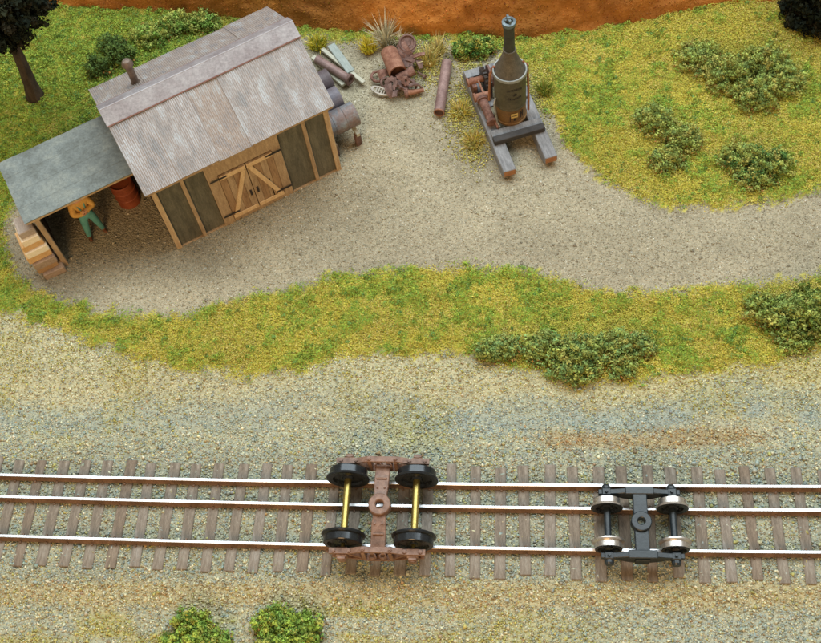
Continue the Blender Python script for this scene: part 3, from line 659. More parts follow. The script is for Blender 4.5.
MB().tube((-.03, Wd, HR+.05), (L+.03, Wd, HR+.05), .035, n=10).build('ridge_roll', 'cap', roof, smooth=True)
for side in (-1, 1):
    for uu in (0.03, L-.03):
        v_e = Wd+side*Wd*.985; MB().beam((uu, Wd, HR-.07), (uu, v_e, HE-.05), .05, .10).build('barge_board', 'timber_d', roof)
MB().box(.06, L-.06, .03, .07, HE-.10, HE-.015).build('eave_board', 'timber_d', roof)
# stove pipe on the back slope
def on_roof(px, py):
    best = None
    for k in range(200):
        v = Wd+Wd*k/199; u, z = shp(px, py, v); e = abs(z-(HR-(HR-HE)*(v-Wd)/Wd))
        if best is None or e < best[0]: best = (e, u, v, z)
    return best[1:]
cu, cv, cz = on_roof(136, 83)
sp = empty('stove_pipe', (cu, cv, cz-.05)); sp.parent = shed
MB().tube((0, 0, -.1), (0, 0, .78), .105, n=20).build('pipe', 'sooty', sp, smooth=True)
MB().lathe([(.0, .98), (.10, .95), (.15, .88), (.165, .80), (.12, .76), (0, .75)], 20).build('cowl', 'sooty', sp, smooth=True)
MB().lathe([(.17, .0), (.125, .10), (.11, .16)], 20).build('flashing', 'sooty', sp, smooth=True)
# lean-to
lean = empty('lean_to', (0, 0, 0)); lean.parent = shed
la, lb, lf0, lf1, lz = -3.22, u0-.02, 1.38, 3.80, 2.50
w = (lf1-lf0)/4
for k in range(4):
    a = lf0+k*w; zz = lz+.005*(k)
    vs = []
    nn = 14
    for i in range(nn+1):
        uu = la+(lb-la)*i/nn; 
        for vv_ in (a-(.05 if k else 0), a+w): vs.append((uu+random.uniform(-.012, .012)*(i in (0,)), vv_, zz+.010*math.sin(i*1.3)+(.0 if vv_ > a else -.0)))
    m = len(vs); vs += [(x, y, z-.035) for x, y, z in vs]
    fs = [(2*i, 2*i+2, 2*i+3, 2*i+1) for i in range(nn)]; fs += [tuple(m+q for q in reversed(f)) for f in fs]
    fs += [(2*i, m+2*i, m+2*i+2, 2*i+2) for i in range(nn)]+[(2*i+1, 2*i+3, m+2*i+3, m+2*i+1) for i in range(nn)]+[(0, 1, m+1, m), (2*nn, m+2*nn, m+2*nn+1, 2*nn+1)]
    MB().add(vs, fs).build('roofing_strip', 'tar', lean)
MB().box(la+.04, lb, lf0+.02, lf0+.08, lz-.13, lz-.045).build('front_beam', 'timber', lean, bevel=.01)
MB().box(la+.05, la+.11, lf0+.10, lf1-.04, lz-.14, lz-.045).build('side_beam', 'timber_d', lean)
MB().box(-2.98, -2.84, 1.44, 1.60, -.05, lz-.14).build('post', 'timber_d', lean, bevel=.012)
for k in range(6):
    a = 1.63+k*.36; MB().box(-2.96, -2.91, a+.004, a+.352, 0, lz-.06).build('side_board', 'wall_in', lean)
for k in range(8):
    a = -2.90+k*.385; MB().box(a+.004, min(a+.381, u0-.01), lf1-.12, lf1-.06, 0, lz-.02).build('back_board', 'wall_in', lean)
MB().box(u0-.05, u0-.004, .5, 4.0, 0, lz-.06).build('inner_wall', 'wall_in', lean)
def shw(u, v, z=0): 
    return Vector((SX+u*math.cos(SA)-v*math.sin(SA), SY+u*math.sin(SA)+v*math.cos(SA), GZ+z))

# timber stack leaning-to side
names = ['lum_f', 'lum_g', 'lum_f', 'lum_e', 'lum_d', 'lum_c', 'lum_b', 'lum_a']
labs = ['brown plank at the foot of the timber stack beside the lean-to', 'tan edged brown plank, second from the ground in the timber stack', 'grey-brown plank, third from the ground in the timber stack',
        'orange plank, fourth from the ground in the timber stack', 'cream plank between two orange planks in the timber stack', 'thin orange-brown plank just below the short cream one in the timber stack',
        'short cream plank, second from the top of the timber stack', 'grey weathered plank on top of the timber stack']
z = 0.0
wid = [.64, .62, .66, .70, .66, .62, .50, .46]
for k in range(8):
    hgt = random.uniform(.25, .29); off = [-.10, .02, -.04, .05, .0, .06, .02, .10][k]; uc = -3.02-wid[k]/2-[0, .03, .02, 0, .03, .02, .06, .12][k]
    c = shw(uc, 0, 0)
    o = MB().box(-wid[k]/2, wid[k]/2, 1.36+off, 1.98+random.uniform(-.06, .06)+off, z+.003, z+hgt).build('timber_plank', names[k], None, bevel=.02)
    o.location = (c.x, c.y, GZ); o.rotation_euler = (0, 0, SA+random.uniform(-.012, .012)); z += hgt; o.rotation_euler.z += [-.05, .03, -.02, .04, -.03, .03, .02, -.06][k]*.6
    tag(o, labs[k], 'plank', 'planks stacked beside the lean-to')

# rusty drum inside the lean-to
c = shw(-.42, 2.62)
dr_ = tag(empty('oil_drum', c), 'rusty red upright drum in the shade under the lean-to', 'drum')
MB().lathe([(.0, .06), (.30, .06), (.32, 0.02), (.34, .02), (.345, .06), (.335, .10), (.335, .34), (.355, .36), (.335, .38), (.335, .66), (.355, .68), (.335, .70), (.335, .96), (.35, .98), (.34, 1.01), (.315, 1.0), (.305, .97), (0, .97)], 32).build('barrel_body', 'orange_drum', dr_, smooth=True)
MB().tube((.15, .1, .96), (.15, .1, 1.0), .05, n=10).build('bung', 'rust_d', dr_)

# ------------------------------------------------------------------ person under the lean-to
def skin_mesh(nodes, edges, sub=2):
    me = bpy.data.meshes.new('tmp'); me.from_pydata([n[0] for n in nodes], edges, [])
    o = bpy.data.objects.new('tmp', me); COL.objects.link(o)
    o.modifiers.new('s', 'SKIN'); 
    for i, n in enumerate(nodes):
        r = n[1] if isinstance(n[1], tuple) else (n[1], n[1]); me.skin_vertices[0].data[i].radius = r
        me.skin_vertices[0].data[i].use_root = (i == 0)
    o.modifiers['s'].use_smooth_shade = True
    m = o.modifiers.new('b', 'SUBSURF'); m.levels = sub; m.render_levels = sub
    dg = bpy.context.evaluated_depsgraph_get(); dg.update()
    r = bpy.data.meshes.new_from_object(o.evaluated_get(dg))
    bpy.data.objects.remove(o); return r
def person():
    k = .0117   # cm of model per cm of man
    nd = []; ed = []
    def N(x, y, z, r, p=None):
        nd.append(((x*k, y*k, z*k), (r[0]*k, r[1]*k) if isinstance(r, tuple) else r*k))
        if p is not None: ed.append((p, len(nd)-1))
        return len(nd)-1
    pel = N(0, 0, 92, (15, 11)); wa = N(0, 0, 106, (16, 11.5), pel); ch = N(0, 1, 126, (20, 13), wa); sh = N(0, 2, 142, (15, 9), ch); nk = N(0, 1, 150, 6, sh); h0 = N(0, -1, 157, 8, nk); h1 = N(0, -2, 166, 10.5, h0); h2 = N(0, -1, 174, 8, h1)
    for s in (-1, 1):
        hp = N(s*10, 0, 86, 12, pel); kn = N(s*15, -2, 48, 9.2, hp); an = N(s*19, 1, 12, 7.0, kn); he = N(s*19.5, 0, 4, 5, an); N(s*22, -15, 3, 4.2, he)
        so = N(s*20, 1, 139, 10, sh); el = N(s*27, -8, 114, 10, so); wr = N(s*8, -15 if s > 0 else -17, 117 if s > 0 else 112, 5.8, el); pm = N(-s*1, -17, 119 if s > 0 else 112, 4.6, wr)
        for q in range(4): 
            f1 = N(-s*7, -17-.3*q, (119 if s > 0 else 112)+(q-1.5)*2.3, 1.15, pm); N(-s*(12-abs(q-1.4)), -18, (119 if s > 0 else 112)+(q-1.5)*2.4, 1.0, f1)
        t1 = N(-s*1, -21, (119 if s > 0 else 112)+6, 1.3, pm); N(-s*4, -20.5, (119 if s > 0 else 112)+9, 1.1, t1)
    me = skin_mesh(nd, ed)
    for m in ('shirt', 'overall', 'skin', 'boot'): me.materials.append(M[m])
    for p in me.polygons:
        c = p.center/k
        mi = 1 if c.z < 104 else 0
        if c.z > 147: mi = 2
        if c.z < 9: mi = 3
        if 103 < c.z < 128 and c.y < -17 and abs(c.x) < 7: mi = 2
        if 103 <= c.z < 132 and abs(c.x) < 4 and -16 < c.y < 0 and c.z < 116: mi = 1
        p.material_index = mi
    # nose, eyes, ears are tiny bumps at this scale
    c = shw(-1.72, 2.02)
    root = tag(empty('person', c, SA+.10), 'person in orange shirt and green bib overalls standing under the lean-to with arms folded', 'person')
    o = bpy.data.objects.new('body', me); COL.objects.link(o); o.parent = root
    mb = MB()
    mb.lathe([(0, 1.2*k), (2.2*k, 0), (0, -1.2*k)], 8, 'Z', (0, -12.5*k, 164*k))
    for s in (-1, 1): mb.lathe([(0, 3*k), (2*k, 0), (0, -3*k)], 8, 'Z', (s*10.5*k, -1*k, 165*k))
    mb.build('face_features', 'skin', root, smooth=True)
    mb = MB()
    for s in (-1, 1): mb.lathe([(0, 1*k), (1.2*k, 0), (0, -1*k)], 8, 'Z', (s*3.8*k, -11.2*k, 168*k))
    mb.box(-3*k, 3*k, -11.6*k, -10.6*k, 158.6*k, 159.6*k); mb.build('eyes_and_mouth', 'ink', root)
    MB().lathe([(16*k, 170*k), (16.5*k, 171*k), (11.5*k, 172.5*k), (11*k, 181*k), (8*k, 184*k), (0, 183*k)], 24).build('hat', 'hat', root, smooth=True)
    for s in (-1, 1):
        mb = MB(); pts = [(s*6, -11.8, 122), (s*9, -9.5, 136), (s*10, -3, 147.5), (s*8, 9, 145), (s*3, 13.2, 126), (s*2, 11.6, 108)]
        for a, b in zip(pts, pts[1:]): mb.beam([q*k for q in a], [q*k for q in b], 3.4*k, 2.6*k, up=(0, .3, 1))
        mb.build('suspender', 'overall', root)
person()

# ------------------------------------------------------------------ drums on a rack beside the shed
def oriented(name, a, b, cat, label, group=None):   # Empty at a whose X axis runs to b
    a = Vector(a); b = Vector(b); o = empty(name, a); o.rotation_euler = (b-a).to_track_quat('X', 'Z').to_euler(); tag(o, label, cat, group); return o, (b-a).length
udir = Vector((math.cos(SA), math.sin(SA), 0)); vdir = Vector((-math.sin(SA), math.cos(SA), 0))
e1 = at(355, 113, .78)
for k, (dv, du_, m, lab) in enumerate(((0, 0, 'drum', 'blue-grey steel drum lying nearest on the rack by the shed corner'), (.80, -.12, 'drum_b', 'mauve-grey steel drum lying behind the nearest one on the rack'), (1.58, -.05, 'drum_d', 'brownish steel drum lying farthest back beside the shed wall'))):
    b = e1+vdir*dv+udir*du_; a = b-udir*1.15
    o, Lb = oriented('steel_drum', a, b, 'drum', lab, 'drums lying beside the shed')
    R_ = .37
    mb = MB().lathe([(0, .05), (R_*.9, .05), (R_*.93, 0), (R_, .0), (R_*1.02, .03), (R_, .06), (R_, .37), (R_*1.03, .385), (R_, .40), (R_, .75), (R_*1.03, .765), (R_, .78), (R_, Lb-.06), (R_*1.02, Lb-.03), (R_, Lb), (R_*.93, Lb), (R_*.9, Lb-.05), (0, Lb-.05)], 36, 'X')
    mb.build('barrel_body', m, o, smooth=True)
    MB().tube((Lb-.06, .12, .15), (Lb-.02, .12, .15), .05, n=10).build('bung', 'iron_d', o)
rk = tag(empty('drum_rack', (e1.x, e1.y, GZ), SA), 'low wooden rack with dark legs carrying the drums beside the shed', 'rack')
for xx in (-.18, -.95): MB().box(xx-.05, xx+.05, -.45, 2.1, .48, .60).build('rack_beam', 'pale_board' if xx > -.5 else 'timber_d', rk)
for xx in (-.18, -.95):
    for yy in (-.32, .75, 1.85): MB().box(xx-.09, xx+.09, yy-.09, yy+.09, -.05, .478).build('leg', 'rust_d', rk, bevel=.02)

# ------------------------------------------------------------------ boards and pipe lying behind the shed
def lying(name, pa, pb, z, w, h, m, label, cat='board', dz=0):
    a = at(*pa, z); b = at(*pb, z+dz); o, Lb = oriented(name, a, b, cat, label)
    return o, Lb
def board(pa, pb, z, w, h, m, label, dz=0):
    a = at(*pa, z); b = at(*pb, z+dz); Lb = (b-a).length
    o = MB().box(0, Lb, -w/2, w/2, -h/2, h/2).build('board', m, None, bevel=.012); o.location = a; o.rotation_euler = (b-a).to_track_quat('X', 'Z').to_euler()
    tag(o, label, 'board', 'boards lying behind the shed'); return o
board((322, 49), (364, 83), -.06, .13, .10, 'pale_board', 'long thin white board lying beyond the mauve pipe')
board((331, 45), (351, 72), .0, .26, .08, 'grey_board', 'wide grey-green board, farthest of the boards behind the shed')
board((313, 57), (344, 85), -.06, .16, .10, 'pale_board', 'white board lying between the mauve pipe and the drums')
o, Lb = lying('flanged_pipe', (317, 59), (349, 79), .14, 0, 0, 0, 'mauve rusty pipe with a flanged end lying across the white boards', 'pipe', dz=-.04)
MB().tube((0, 0, 0), (Lb, 0, 0), .135, n=20, inner=.10).build('pipe_barrel', 'pipe_mauve', o, smooth=True)
MB().tube((Lb-.02, 0, 0), (Lb+.07, 0, 0), .19, n=20, inner=.10).build('flange', 'rust_d', o, smooth=True)
# long rusty pipe
a = at(447, 62, .0); b = at(439, 113, .0)
o, Lb = oriented('long_pipe', a, b, 'pipe', 'long straight rusty open-ended pipe lying left of the steam donkey')
MB().tube((0, 0, 0), (Lb, 0, 0), .165, n=24, inner=.13).build('pipe_barrel', 'pipe_mauve', o, smooth=True)
MB().tube((Lb-.04, 0, 0), (Lb+.003, 0, 0), .168, n=24, inner=.128).build('pipe_end', 'rust_o', o, smooth=True)

# ------------------------------------------------------------------ scrap heap, piece by piece
def scrap(name, loc, rot, mb, m, label, cat, smooth=False, bevel=0):
    o = mb.build(name, m, None, smooth=smooth, bevel=bevel); o.location = loc; o.rotation_euler = rot; tag(o, label, cat, 'rusty scrap behind the yard'); return o
def sc(px, py, z=.0): return at(px, py, z)
a = sc(389, 52, .22); b = sc(398, 73, .24)
o, Lb = oriented('scrap_tank', a, b, 'tank', 'largest rusty open-mouthed tank in the scrap heap', 'rusty scrap behind the yard')
MB().tube((0, 0, 0), (Lb, 0, 0), .27, .29, n=28, inner=.245).build('shell', 'rust_o', o, smooth=True)
MB().tube((0, 0, 0), (.05, 0, 0), .24, n=24).build('end_plate', 'rust_d', o, smooth=True)
a = sc(403, 76, .12); b = sc(414, 70, .2)
o, Lb = oriented('scrap_pipe', a, b, 'pipe', 'short rusty pipe lying right of the open tank in the scrap heap', 'rusty scrap behind the yard')
MB().tube((-.2, 0, 0), (Lb, 0, 0), .15, n=20, inner=.12).build('pipe_barrel', 'rust', o, smooth=True)
a = sc(406, 93, -.05); b = sc(424, 90, -.05)
o, Lb = oriented('scrap_rod', a, b, 'rod', 'orange rusty tapered rod at the front of the scrap heap', 'rusty scrap behind the yard')
MB().tube((0, 0, 0), (Lb, 0, 0), .11, .055, n=14).build('shaft', 'rust_o', o, smooth=True); MB().tube((-.05, 0, 0), (.06, 0, 0), .15, n=14).build('collar', 'rust', o, smooth=True)
# slotted white casting
mb = MB(); pts = [(.26*math.cos(t)*1.25, .13*math.sin(t)) for t in np.linspace(0, 2*PI, 25)[:-1]]
mb = MB()
inn = [(x*.72, y*.62) for x, y in pts]; nn = len(pts)
vs = [(x, y, z) for z in (0, .07) for (x, y) in pts]+[(x, y, z) for z in (0, .07) for (x, y) in inn]
fs = []
for i in range(nn):
    j = (i+1) % nn; fs += [(i, j, nn+j, nn+i), (2*nn+i, 3*nn+i, 3*nn+j, 2*nn+j), (nn+i, nn+j, 3*nn+j, 3*nn+i), (i, 2*nn+i, 2*nn+j, j)]
mb.add(vs, fs)
gt = tag(empty('fire_grate', sc(380.5, 91.5, -.1)), 'white oval slotted grate at the front left of the scrap heap', 'grate', 'rusty scrap behind the yard'); gt.rotation_euler = (.25, 0.1, math.radians(-22))
mb.build('rim', 'white_cast', gt, smooth=True)
for xx in (-.13, -.045, .045, .13): MB().box(xx-.018, xx+.018, -.085, .085, .01, .06).build('bar', 'white_cast', gt)
# rings, gears, plates
def gear(r, t, teeth):
    mb = MB(); n = teeth*4; out = []
    for i in range(n):
        a = 2*PI*i/n; rr = r if (i % 4) in (0, 1) else r*.84; out.append((rr*math.cos(a), rr*math.sin(a)))
    inn = [(r*.32*math.cos(2*PI*i/n), r*.32*math.sin(2*PI*i/n)) for i in range(n)]
    vs = [(x, y, z) for z in (0, t) for x, y in out]+[(x, y, z) for z in (0, t) for x, y in inn]; fs = []
    for i in range(n):
        j = (i+1) % n; fs += [(i, j, n+j, n+i), (2*n+i, 3*n+i, 3*n+j, 2*n+j), (n+i, n+j, 3*n+j, 3*n+i), (i, 2*n+i, 2*n+j, j)]
    return mb.add(vs, fs)
def torus(R, r, n=28, k=8):
    vs = [((R+r*math.cos(2*PI*j/k))*math.cos(2*PI*i/n), (R+r*math.cos(2*PI*j/k))*math.sin(2*PI*i/n), r*math.sin(2*PI*j/k)) for i in range(n) for j in range(k)]
    return MB().add(vs, [(i*k+j, ((i+1) % n)*k+j, ((i+1) % n)*k+(j+1) % k, i*k+(j+1) % k) for i in range(n) for j in range(k)])
scrap('scrap_ring', sc(377.5, 76.5, -.08), (.1, .1, .3), torus(.19, .045), 'rust', 'rusty iron ring lying left of the open tank', 'ring', True)
scrap('scrap_ring', sc(386, 83, -.02), (.5, .2, .3), torus(.15, .04), 'rust_d', 'dark rusty ring leaning in front of the open tank', 'ring', True)
scrap('scrap_gear', sc(392, 84, .08), (.5, -.3, 0), gear(.24, .08, 10), 'rust_d', 'dark toothed gear wheel in front of the open tank', 'gear')
scrap('scrap_gear', sc(402, 86, .05), (-.2, .6, 0), gear(.22, .08, 9), 'rust_d', 'tilted gear wheel right of the other gear in the scrap heap', 'gear')
scrap('scrap_gear', sc(405, 81, .22), (.9, .2, .8), gear(.16, .06, 8), 'rust', 'small upright gear wheel on the scrap heap', 'gear')
scrap('pulley_disc', sc(407.5, 43, .28), (.5, -.1, .2), MB().lathe([(0, .06), (.10, .06), (.12, 0.02), (.2, .02), (.22, .08), (.27, .08), (.28, 0), (.27, -.05), (0, -.05)], 26), 'rust_d', 'round rusty disc on top at the back of the scrap heap', 'disc', True)
rs = random.Random(5)
bits = [(399, 55, 'curved iron plate behind the open tank'), (405, 50, 'bent iron strap below the round scrap disc'), (412, 48, 'crumpled iron sheet at the upper right of the scrap heap'), (416, 56, 'folded iron sheet at the right of the scrap heap'), (408, 59, 'iron bracket in the middle of the back scrap pieces'), (402, 62, 'narrow iron strip between the tank and the crumpled sheets'), (411, 66, 'dull iron scrap resting above the short pipe'), (389, 89, 'rusty scrap chip behind the white grate'), (417, 85, 'rusty strip above the tapered rod'), (419, 62, 'small iron angle at the right rim of the scrap heap'), (413, 82, 'short iron bar near the tapered rod'), (396, 92, 'iron offcut just right of the white grate'), (384, 73, 'small iron plate between ring and tank')]
for i, (x, y, lab) in enumerate(bits):
    mb = MB(); n = 9; w = rs.uniform(.05, .15); ll = rs.uniform(.35, .65); cv_ = rs.uniform(.8, 2.4)
    for k in range(n+1):
        t = k/n-.5; an = t*cv_; R_ = ll/cv_
        for yy in (-w, w):
            for th in (0, .045): mb.v.append(((R_+th)*math.sin(an), yy*(1+.2*math.sin(3*t+i)), (R_+th)*math.cos(an)-R_))
    for k in range(n):
        q = 4*k; mb.f += [(q, q+4, q+6, q+2), (q+1, q+3, q+7, q+5), (q, q+1, q+5, q+4), (q+2, q+6, q+7, q+3)]
    mb.f += [(0, 2, 3, 1), (4*n, 4*n+1, 4*n+3, 4*n+2)]; mb.m = [0]*len(mb.f)
    scrap('scrap_plate', sc(x, y, .08+(.12 if y < 60 else 0)), (rs.uniform(-.6, .6), rs.uniform(-.6, .6), rs.uniform(0, 6)), mb, rs.choice(['rust', 'rust_d', 'rust_d']), lab, 'scrap iron', True)
scrap('scrap_bolt', sc(421, 74, -.12), (1.5, .2, .8), MB().tube((0, 0, -.15), (0, 0, .15), .03, n=8).tube((0, 0, .13), (0, 0, .2), .06, n=6), 'rust_d', 'single loose rusty bolt at the right of the scrap heap', 'bolt')

# ------------------------------------------------------------------ steam donkey
DA = math.atan2(.314, .949)
don = tag(empty('steam_donkey', (1.37, 11.24, -.2), DA), 'steam donkey engine with tall upright olive boiler on grey timber skids', 'steam donkey')
for k, xx in enumerate((0, 1.29)):
    l0, l1 = (0, 4.1) if k == 0 else (.06, 4.0)
    mb = MB(); w = .19
    vs = [(xx+s*w, y, z) for s in (-1, 1) for y, z in ((l0, .16), (l0+.28, -.02), (l1-.25, -.02), (l1, .16), (l1, .42), (l0, .42))]
    mb.add(vs, [tuple(range(5, -1, -1)), tuple(range(6, 12))]+[(i, (i+1) % 6, 6+(i+1) % 6, 6+i) for i in range(6)], 0)
    for q in (2, 7): pass
    mb.m = [0, 0]+[1, 0, 1, 1, 0, 1]
    mb.m = [0, 0, 1, 0, 0, 1, 0, 1]
    mb.build('skid', ['skid', 'skid_end'], don, bevel=.018)
MB().box(-.14, 1.43, 1.00, 1.22, .425, .60).build('front_beam', ['black_wood'], don, bevel=.015)
MB().box(-.12, 1.41, 1.225, 1.50, .425, .52).build('deck_beam', 'skid', don, bevel=.012)
MB().box(-.2, 1.49, 3.62, 3.92, .425, .62).build('rear_beam', 'skid', don, bevel=.015)
MB().box(-.12, 1.41, 2.40, 2.62, .425, .52).build('deck_beam', 'skid', don, bevel=.012)
BX_, BY_ = .66, 1.93
bo = empty('boiler', (BX_, BY_, .52)); bo.parent = don
MB().lathe([(.47, -.02), (.48, .0), (.48, .06), (.455, .08), (.455, .62)], 48).build('firebox', 'boiler_low', bo, smooth=True)
MB().lathe([(.455, .62), (.47, .63), (.47, .68), (.46, .69), (.465, 1.86)], 48).build('boiler_shell', 'boiler', bo, smooth=True)
MB().lathe([(.465, 1.86), (.50, 1.87), (.505, 1.92), (.49, 1.96), (.455, 1.96), (.44, 1.92)], 48).build('rim', 'boiler_rim', bo, smooth=True)
MB().lathe([(.44, 1.92), (.43, 1.94), (.17, 2.66), (.165, 2.70), (.185, 2.70), (.185, 2.76), (.165, 2.77)], 40).build('smokebox_cone', 'smoke', bo, smooth=True)
MB().lathe([(.155, 2.74), (.15, 3.62), (.175, 3.64), (.175, 3.70)], 28).build('smoke_stack', 'stack', bo, smooth=True)
MB().lathe([(.175, 3.70), (.19, 3.72), (.19, 3.82), (.12, 3.84), (.11, 3.80), (.0, 3.80)], 28).build('stack_rim', 'stack_cap', bo, smooth=True)
MB().box(-.03, .03, -.13, .13, 3.82, 3.95).box(-.11, .11, -.025, .025, 3.83, 3.91).lathe([(.07, 3.93), (.05, 3.98), (0, 4.0)], 12).build('spark_arrester', 'stack_cap', bo)
# lettering and plate facing the camera, wrapped on the shell
FA = -PI/2-.02
def decal(mb, a0, a1, z0, z1, r, n=3, bend=0):
    vs = []
    for k in range(n+1):
        a = a0+(a1-a0)*k/n; dz = bend*((a-FA)/.5)**2
        vs += [(r*math.cos(a), r*math.sin(a), z0+dz), (r*math.cos(a), r*math.sin(a), z1+dz)]
    m = len(vs); vs += [(x*.985, y*.985, z) for x, y, z in vs]
    fs = [(2*k, 2*k+2, 2*k+3, 2*k+1) for k in range(n)]+[(m+2*k+1, m+2*k+3, m+2*k+2, m+2*k) for k in range(n)]
    fs += [(2*k, m+2*k, m+2*k+2, 2*k+2) for k in range(n)]+[(2*k+1, 2*k+3, m+2*k+3, m+2*k+1) for k in range(n)]+[(0, 1, m+1, m), (2*n, m+2*n, m+2*n+1, 2*n+1)]
    mb.add(vs, fs)
mb = MB(); rs = random.Random(3)
for z0, cnt, bend in ((1.50, 9, -.05), (1.12, 8, .04)):
    for i in range(cnt):
        a = FA+(i-(cnt-1)/2)*.115
        decal(mb, a-.040, a-.020, z0, z0+.085, .470, 1, bend); decal(mb, a+.018, a+.036, z0, z0+.085*rs.choice([1, .55]), .470, 1, bend); decal(mb, a-.030, a+.030, z0+rs.choice([0, .035, .07]), z0+.015+rs.choice([.0, .035, .07]), .470, 1, bend)
mb.build('lettering', 'ink', bo)
mb = MB()
for k in range(5):
    t = PI/2+2*PI*k/5; z_ = 1.34; R1 = .085
    pts = [(0, 0), (R1*.42*math.cos(t-PI/5), R1*.42*math.sin(t-PI/5)), (R1*math.cos(t), R1*math.sin(t)), (R1*.42*math.cos(t+PI/5), R1*.42*math.sin(t+PI/5))]
    mb.add([(.471*math.cos(FA+x/.47), .471*math.sin(FA+x/.47), z_+y) for x, y in pts], [(0, 1, 2, 3)])
mb.build('star_emblem', 'ink', bo)
mb = MB(); decal(mb, FA-.26, FA+.18, .34, .52, .478, 5); mb.build('maker_plate', 'plate', bo)
mb = MB(); decal(mb, FA-.30, FA+.22, .16, .33, .470, 5); mb.build('fire_door', 'boiler_low', bo)
mb = MB(); decal(mb, FA-.10, FA+.02, .22, .34, .484, 2); decal(mb, FA-.20, FA+.12, .42, .445, .484, 4); decal(mb, FA+.36, FA+.42, .24, .52, .47, 1); decal(mb, FA+.52, FA+.58, .26, .54, .47, 1); decal(mb, FA+.36, FA+.58, .40, .43, .471, 2); decal(mb, FA-.34, FA-.30, .18, .4, .48, 1); mb.build('plate_marks', 'ink', bo)
# piping
def pipe_run(name, pts, r, m, parent):
    mb = MB()
    for a, b in zip(pts, pts[1:]): mb.tube(a, b, r, n=10)
    for p_ in pts[1:-1]: mb.lathe([(0, -r*1.2), (r*1.05, -r*.4), (r*1.05, r*.4), (0, r*1.2)], 8, 'Z', p_)
    return mb.build(name, m, parent, smooth=True)
pipe_run('steam_pipe', [(.42, .12, 1.98), (.54, .05, 1.86), (.55, -.02, .9), (.53, -.08, .05)], .035, 'copper', bo)
pipe_run('feed_pipe', [(-.46, -.05, .95), (-.54, -.12, .8), (-.50, -.28, .1), (-.46, -.40, 0)], .03, 'boiler_rim', bo)
pipe_run('exhaust_pipe', [(-.40, .22, 1.98), (-.52, .22, 1.7), (-.56, .30, .5)], .04, 'copper', bo)
# engine
en = empty('winch_engine', (0, 0, .42)); en.parent = don
MB().tube((.02, 1.75, .16), (-.02, 2.55, .30), .13, n=20).tube((-.02, 2.50, .30), (-.02, 2.60, .30), .17, n=20).tube((.02, 1.72, .16), (.02, 1.80, .17), .165, n=20).build('steam_cylinder', 'rust', en, smooth=True)
MB().tube((-.20, 2.72, .28), (.30, 2.72, .28), .11, n=18).tube((-.24, 2.72, .28), (-.18, 2.72, .28), .14, n=18).build('valve_chest', 'rust_o', en, smooth=True)
MB().tube((-.28, 3.25, .42), (.22, 3.25, .42), .10, n=16).tube((-.28, 3.25, .42), (-.24, 3.25, .42), .15, n=16).build('crank_shaft', 'rust_o', en, smooth=True)
MB().beam((.12, 1.5, .14), (.05, 3.25, .46), .05, .07).build('connecting_rod', 'rust_o', en)
g_ = gear(.40, .10, 18); MBg = MB().add([(z_+.20, 3.18+x_, .42+y_) for x_, y_, z_ in g_.v], g_.f); MBg.build('flywheel', 'iron_d', en)
MB().lathe([(.34, .0), (.34, .06), (.22, .07), (.22, .72), (.34, .73), (.34, .79)], 28, 'X', (.40, 3.25, .45)).build('winch_drum', 'rust_d', en, smooth=True)
MB().box(-.17, -.02, 3.02, 3.45, .005, .40, c=.02).build('bearing_block', 'rust', en)
MB().box(-.12, .16, 2.62, 2.84, .005, .19, c=.02).build('cylinder_saddle', 'rust', en)
MB().box(-.08, .12, 1.78, 2.02, .005, .10, c=.02).build('cylinder_foot', 'rust_o', en)
MB().tube((.30, 2.62, .2), (.30, 2.62, .85), .03, n=8).tube((.27, 2.62, .85), (.33, 2.62, .85), .05, n=8).build('control_lever', 'iron_d', en)

# ------------------------------------------------------------------ bushes of foliage foam
def foliage(name, lobes, zbase, nod, flakes, pal, r_n=.085, fs=.036, brown=.25, parent=None, wts=None):
    P = []; Cn = []
    vol = np.array([a[3]*a[4]+.2*a[5] for a in lobes]); vol = vol/vol.sum()
    for (cx, cy, cz, rx, ry, rz), w in zip(lobes, vol):
        n = int(nod*1.25*w)+3
        d = RNG.normal(size=(n, 3)); d /= np.linalg.norm(d, axis=1)[:, None]; d[:, 2] = np.abs(d[:, 2])*np.where(RNG.random(n) < .15, -.4, 1)
        rr = RNG.uniform(.45, 1.18, (n, 1)); P.append(np.array((cx, cy, cz))+d*rr*np.array((rx, ry, rz)))
    P = np.concatenate(P); n = len(P)
    base = pick(pal, wts or [1]*len(pal), n)*RNG.uniform(.86, 1.08, (n, 1))
    rad = RNG.uniform(.7, 1.35, n)*r_n
    d = RNG.normal(size=(n, flakes, 3)); d /= np.linalg.norm(d, axis=2)[..., None]
    Q = (P[:, None]+d*(rad[:, None]*RNG.uniform(.35, 1.05, (n, flakes)))[..., None]).reshape(-1, 3)
    C = (np.repeat(base, flakes, 0))*RNG.uniform(.84, 1.08, (n*flakes, 1))
    if brown:
        lowz = np.repeat(P[:, 2], flakes)-zbase; b = (RNG.random(len(Q)) < brown*np.clip(1-lowz/.28, 0, 1)); C[b] = np.array((176, 128, 74))*RNG.uniform(.8, 1.1, (b.sum(), 1))
    Q[:, 2] = np.maximum(Q[:, 2], zbase-.05)
    nz = d.reshape(-1, 3)+RNG.normal(0, .38, (len(Q), 3)); nz /= np.linalg.norm(nz, axis=1)[:, None]
    t1 = np.cross(nz, RNG.normal(size=nz.shape)); t1 /= np.linalg.norm(t1, axis=1)[:, None]; t2 = np.cross(nz, t1)
    szz = (RNG.uniform(.6, 1.3, len(Q))*fs)[:, None]
    V = np.stack([Q+t1*szz, Q-.5*t1*szz+.8*t2*szz, Q-.5*t1*szz-.8*t2*szz], 1).reshape(-1, 3)
    Fc = np.arange(len(V)).reshape(-1, 3); T = np.repeat(linv(np.clip(C, 0, 255)), 3, 0)
    return np_mesh(name, V, Fc, T, 'leaf', parent)
